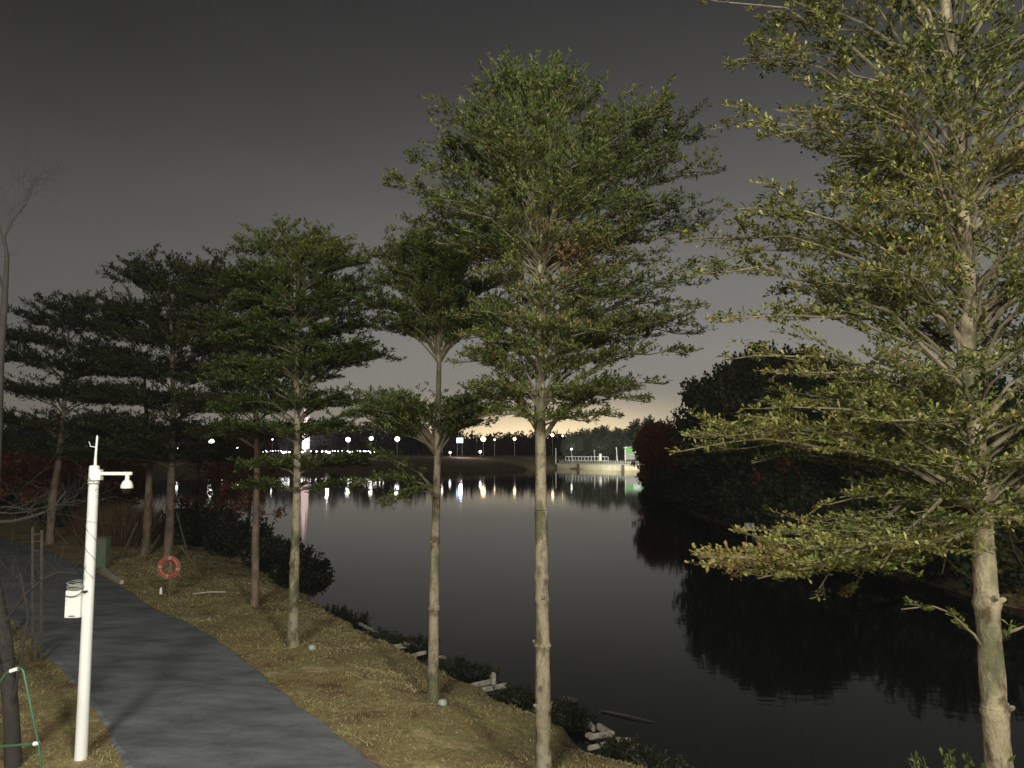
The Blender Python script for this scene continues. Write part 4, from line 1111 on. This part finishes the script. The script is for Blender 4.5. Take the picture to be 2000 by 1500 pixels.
# broken stone frames at the water's edge
def slab(root, ax, ay, bx_, by_, w, h, z, name="slab"):
    a = on_z(ax, ay, z); b_ = on_z(bx_, by_, z); d = b_ - a
    mb = MB(); mb.box((a + b_) / 2, (d.length, w, h), math.atan2(d.y, d.x), random.uniform(-.15, .15), .02); mb.build(name, M_edge, root, False)
M_edge = mat_plain("weathered_stone", (.33, .30, .235), .9, .55, 7, bump=.9)
M_dull = mat_plain("dull_stone", (.14, .12, .09), .9, .4, 6, bump=.7)
W0 = -.90
sets = [("weathered stone V frame furthest back at the water's edge", [(668, 1238, 728, 1238), (702, 1218, 738, 1236), (668, 1240, 700, 1232)]),
        ("weathered stone frame at the water's edge left of the slim tree's trunk", [(737, 1267, 795, 1261), (775, 1247, 800, 1262), (783, 1286, 832, 1274), (772, 1284, 830, 1308)]),
        ("brightest broken stone frame with an upright corner, right of the slim tree's foot", [(902, 1344, 966, 1330), (925, 1351, 990, 1338), (903, 1348, 935, 1362), (958, 1322, 968, 1336)]),
        ("broken grey stone frame at the bottom, right of the tall centre trunk", [(1150, 1440, 1190, 1434), (1168, 1418, 1198, 1436), (1148, 1462, 1190, 1452), (1200, 1444, 1232, 1446), (1147, 1408, 1160, 1424)])]
for i, (lab, S) in enumerate(sets):
    c = on_z(S[0][0], S[0][1], W0); root = thing("stone_frame", tuple(c), lab, "stone edging", "broken stone frames at the shore")
    for s in S: slab(root, *s, random.uniform(.05, .085), random.uniform(.09, .14), W0 + random.uniform(-.02, .03))
    if i == 2:
        q = on_z(964, 1335, W0); mb = MB(); mb.box(q + Vector((0, 0, .1)), (.09, .12, .28), .2, .1, .015); mb.build("slab", M_stone, root, False)
tips = [("flat stone fragment just above the water right of the tall centre trunk", (1105, 1367), (.24, .12, .07)), ("small pale stone touching the tall centre trunk's left side", (1037, 1392), (.14, .08, .05)),
        ("small pale rounded stone beside the bottom broken frame", (1152, 1437), (.09, .07, .06)), ("pale stone tip poking out right of the slim tree's trunk", (862, 1284), (.12, .07, .05)), ("dull stone at the shore left of the first stone frame", (661, 1208), (.13, .1, .06))]
def rock(name, lab, c, rad, mat, seed):
    g_ = np.random.default_rng(seed); mb = MB(); n1_, n2_ = 7, 12; vs_ = []; fs = []
    for i in range(n1_ + 1):
        th = math.pi * i / n1_
        for j in range(n2_):
            ph = 2 * math.pi * j / n2_; k_ = 1 + g_.uniform(-.16, .16) * (0 < i < n1_)
            vs_.append(Vector(c) + Vector((rad[0] * math.sin(th) * math.cos(ph) * k_, rad[1] * math.sin(th) * math.sin(ph) * k_, rad[2] * math.cos(th) * k_)))
    for i in range(n1_):
        for j in range(n2_): fs.append((i * n2_ + j, (i + 1) * n2_ + j, (i + 1) * n2_ + (j + 1) % n2_, i * n2_ + (j + 1) % n2_))
    mb.add(vs_, fs); o = mb.build(name, mat, None, True); tag(o, lab, "stone", "loose stones at the water's edge"); return o
for i, (lab, (px, py), rad) in enumerate(tips): rock("shore_stone", lab, on_z(px, py, -.95), rad, M_dull if i in (0, 4) else M_edge, 400 + i)
M_mud = mat_plain("dark_wet_soil", (.035, .025, .02), .9, .3, 5)
# low dark water-edge plants
wp = [(650, 1200, .55), (690, 1212, .5), (735, 1250, .55), (765, 1258, .45), (822, 1262, .5), (885, 1310, .55), (925, 1322, .55), (1000, 1368, .5), (1030, 1380, .45), (1090, 1395, .5), (1120, 1415, .45), (1215, 1475, .5), (1270, 1500, .5), (1320, 1540, .5)]
wl_ = ["left of the furthest stone frame", "behind the furthest stone frame", "between the first two stone frames", "just beyond the second stone frame", "left of the slim tree's trunk at the water",
       "right of the slim tree's trunk at the water", "behind the brightest stone frame", "right of the brightest stone frame", "against the tall centre trunk's left side", "just right of the tall centre trunk", "left of the bottom stone frame",
       "below the bottom stone frame", "at the bottom shore, second from the right", "at the bottom edge, furthest right on the near shore"]
for i, (px, py, r) in enumerate(wp):
    q = on_z(px, py, -.95)
    shrub("water_plant", "low dark water plant " + wl_[i], (q.x, q.y), (r * 1.0, r * .8, .16), M_shrub, (90, 34), .055, 500 + i, stems=4, cat="plant", group="dark water plants along the near shore")
# floating stick
a = on_z(1175, 1388, WZ + .02); b_ = on_z(1275, 1410, WZ + .02); mb = MB(); mb.tube([a, (a + b_) / 2 + Vector((0, 0, .02)), b_], [.02, .018, .008], 6)
o = mb.build("floating_branch", M_bark_dark); tag(o, "thin black branch floating on the water right of the tall centre trunk", "branch")
# white sign across the water
q = on_y(1464, 1029, 47.5); gzq = WZ
root = thing("white_sign", (q.x, 47.5, gzq), "small blank white sign board standing at the far right bank", "sign")
mb = MB(); mb.box(q, (.62, .03, .46), 0, 0, .008); mb.build("board", M_white, root, False)
mb = MB()
for dx in (-.2, .2): mb.tube([(q.x + dx, 47.55, gzq - .3), (q.x + dx, 47.55, q.z)], .025, 6)
mb.build("legs", M_post, root)

# bare tree at left edge
Db = 11.2
def bare(root, pts, r0, r1, depth, R, n_side, D=Db, ln=.9):
    P = [on_y(x, y, D + dz) for x, y, dz in pts]
    mb = MB(); n_ = len(P)
    mb.tube(P, [r0 + (r1 - r0) * i / (n_ - 1) for i in range(n_)], 7)
    def sub(p, d, L, r, lev):
        q = p; pts_ = [p]
        for _ in range(4):
            d = (d + Vector((R.gauss(0, .22), R.gauss(0, .22), R.gauss(.04, .2)))).normalized(); q = q + d * L / 4; pts_.append(q)
            if lev and R.random() < .85: sub(q, (d + Vector((R.gauss(0, .6), R.gauss(0, .6), R.gauss(.1, .5)))).normalized(), L * .55, r * .6, lev - 1)
        mb.tube(pts_, [r, r * .8, r * .65, r * .5, r * .3], 4, cap=False)
    for s in range(n_side):
        t = R.uniform(.15, 1) * (n_ - 1); i = min(int(t), n_ - 2); p = P[i].lerp(P[i + 1], t - i); d = (P[i + 1] - P[i]).normalized()
        sub(p, (d * .5 + Vector((R.gauss(0, .8), R.gauss(0, .8), R.gauss(.2, .4)))).normalized(), ln * R.uniform(.4, 1.1), max(r1 * .6, .004), depth)
    mb.build("branch", M_bare, root)
R = random.Random(77)
b0 = on_y(28, 1475, Db)
root = thing("bare_tree", (b0.x, Db, 0), "leafless grey tree along the left edge with twiggy crooked branches", "tree")
mb = MB(); mb.tube([Vector((b0.x, Db, -.05))] + [on_y(x, y, Db) for x, y in [(22, 1400), (10, 1250), (-20, 1100), (-14, 1000), (-6, 850), (0, 700), (8, 600), (14, 500), (8, 465)]], [.11, .10, .095, .085, .075, .07, .055, .045, .03, .02], 10); mb.build("trunk", M_bare, root)
bare(root, [(8, 465, 0), (25, 430, 0), (50, 400, 0), (60, 365, .1), (66, 345, .1)], .016, .005, 2, R, 9)
bare(root, [(8, 480, 0), (0, 440, 0), (-14, 400, .2)], .014, .005, 2, R, 5)
bare(root, [(5, 560, 0), (-20, 480, .3), (-40, 380, .4)], .02, .005, 2, R, 6)
bare(root, [(-14, 1020, 0), (25, 1018, -.1), (60, 1010, -.2), (88, 1000, -.3), (105, 990, -.3), (128, 960, -.2)], .028, .007, 2, R, 10, ln=.8)
bare(root, [(-14, 1000, 0), (20, 1003, .1), (70, 998, .2)], .015, .006, 1, R, 5, ln=.6)
bare(root, [(-14, 990, 0), (20, 990, .2), (60, 996, .3), (115, 985, .3), (155, 988, .2)], .012, .004, 1, R, 7, ln=.6)
bare(root, [(0, 1230, 0), (50, 1160, -.2), (85, 1130, -.2), (112, 1118, -.2), (150, 1120, -.1)], .024, .006, 2, R, 9, ln=.6)
bare(root, [(20, 1390, 0), (40, 1300, -.3), (55, 1200, -.4), (40, 1120, -.5)], .03, .008, 2, R, 14, ln=.8)
bare(root, [(15, 1350, 0), (-20, 1250, -.3), (-40, 1150, -.5)], .03, .008, 2, R, 10, ln=.9)
shrub("twiggy_bush", "dark twiggy bush filling the lower left edge at the bare tree's foot", (on_z(5, 1340, 0).x - .3, on_z(5, 1340, 0).y), (.55, .7, .75), M_shrub, (90, 26), .06, 600, stems=12)
# timber tree guard beside it
root = thing("tree_guard", tuple(on_z(74, 1290, 0)), "tall dark timber tree guard of two posts with rungs beside the path's left edge", "tree guard")
q = on_z(72, 1290, 0); zt_ = on_y(74, 1030, q.y).z
mb = MB()
mb.tube([q + Vector((-.09, 0, -.1)), (on_y(72, 1030, q.y).x - .09, q.y, zt_)], .026, 6); mb.build("post", M_bark_dark, root)
mb = MB(); mb.tube([q + Vector((.09, 0, -.1)), (on_y(72, 1030, q.y).x + .11, q.y, zt_ - .06)], .03, 6); mb.build("post", M_bark_dark, root)
for zz in (zt_ - .15, zt_ - .3, zt_ - .5):
    mb = MB(); mb.tube([(on_y(72, 1040, q.y).x - .09, q.y, zz), (on_y(72, 1040, q.y).x + .1, q.y, zz + .01)], .012, 5); mb.build("rung", M_bark_dark, root)

# low leafy branchlet plant at the near tree's foot
q = on_y(1895, 1500, 6.9); root = thing("leafy_sapling", (q.x, 6.9, -.3), "low leafy sapling poking up at the bottom right beside the mottled trunk", "plant")
mb = MB(); RP = []; RD = []
for k in range(16):
    tip = on_y(random.uniform(1770, 1990), random.uniform(1455, 1560), 6.9 + random.uniform(-.4, .4)); p0 = Vector((q.x, 6.9, -.3)); md = (p0 + tip) / 2 + Vector((0, 0, .25))
    P = [bez(p0, md, tip, i / 6) for i in range(7)]; mb.tube(P, [.008, .007, .006, .005, .004, .003, .002], 4)
    for i in range(2, 6):
        for h in range(5): RP.append(P[i].lerp(P[i + 1], h / 5)); RD.append((P[i + 1] - P[i]).normalized())
mb.build("stems", M_twig, root)
V, T = leaf_faces(np.array(RP), np.array(RD), np.full(len(RP), .3), 3, .07, .03); np_mesh("foliage", V, 4, M_leaf, root, T)

# ------------------------------------------------------------------ grass tufts on the near bank
g = np.random.default_rng(9)
n = 420000
x = g.uniform(-17, 8, n); y = 6.5 + 30 * g.uniform(0, 1, n) ** 1.6
d = sdf(x, y); dens = .55 + .45 * wave(x * 1.3, y * 1.3)
keep = (d > .35) & (d < 9) & ~in_poly(x, y, PATH) & (g.uniform(0, 1, n) < dens + .15)
x, y = x[keep], y[keep]; n = len(x); z = ground_z(x, y)
P = np.stack([x, y, z - .01], 1)
a = unit(np.stack([g.normal(0, .75, n), g.normal(0, .75, n), np.full(n, .75)], 1)); L = g.uniform(.02, .075, (n, 1)) * (1 + .5 * wave(x, y))[:, None]
s = unit(np.cross(a, g.normal(0, 1, (n, 3)))) * (.003 + .0005 * y[:, None])
T = np.clip(.5 + .28 * wave(x * .6 + 3, y * .6) + g.normal(0, .2, n), 0, 1)
o = np_mesh("grass", np.stack([P - s, P + s, P + a * L], 1), 3, M_grass, None, T); tag(o, "short dry yellowish grass on the bank beside the path", "grass", kind="stuff")

# ------------------------------------------------------------------ night haze over the lake
hm = bpy.data.materials.new("haze_air"); hm.use_nodes = True
hn = hm.node_tree; hn.nodes.clear()
ho = hn.nodes.new("ShaderNodeOutputMaterial"); hv = hn.nodes.new("ShaderNodeVolumePrincipled")
hv.inputs["Color"].default_value = (.92, .94, .98, 1); hv.inputs["Density"].default_value = .0003; hv.inputs["Anisotropy"].default_value = 0
hn.links.new(hv.outputs[0], ho.inputs["Volume"])
mb = MB(); mb.box((0, 240, 17), (1100, 640, 44)); o = mb.build("haze", hm, None, False); tag(o, "thin night haze over the lake", "haze", kind="stuff")

# fallen leaves on the grass and the path
g = np.random.default_rng(12); n = 5200
x = g.uniform(-14, 7, n); y = 7 + 22 * g.uniform(0, 1, n) ** 1.4; d = sdf(x, y); ip = in_poly(x, y, PATH)
k = (d > .3) & (~ip | (g.uniform(0, 1, n) < .10)); x, y, ip = x[k], y[k], ip[k]; n = len(x)
P = np.stack([x, y, np.where(ip, .047, ground_z(x, y) + .025)], 1); an = g.uniform(0, 6.28, n)
a = np.stack([np.cos(an), np.sin(an), g.normal(0, .15, n)], 1) * g.uniform(.02, .055, (n, 1)); b_ = np.stack([-np.sin(an), np.cos(an), g.normal(0, .3, n)], 1) * g.uniform(.008, .016, (n, 1))
o = np_mesh("leaf_litter", np.stack([P, P + a * .6 + b_, P + a, P + a * .6 - b_], 1), 4, mat_leaf("fallen_leaf", [(0, (.12, .06, .03)), (.6, (.28, .17, .08)), (1, (.42, .34, .18))], .7, .2, .1), None, g.uniform(0, 1, n))
tag(o, "small brown fallen leaves strewn on grass and path", "leaves", kind="stuff")
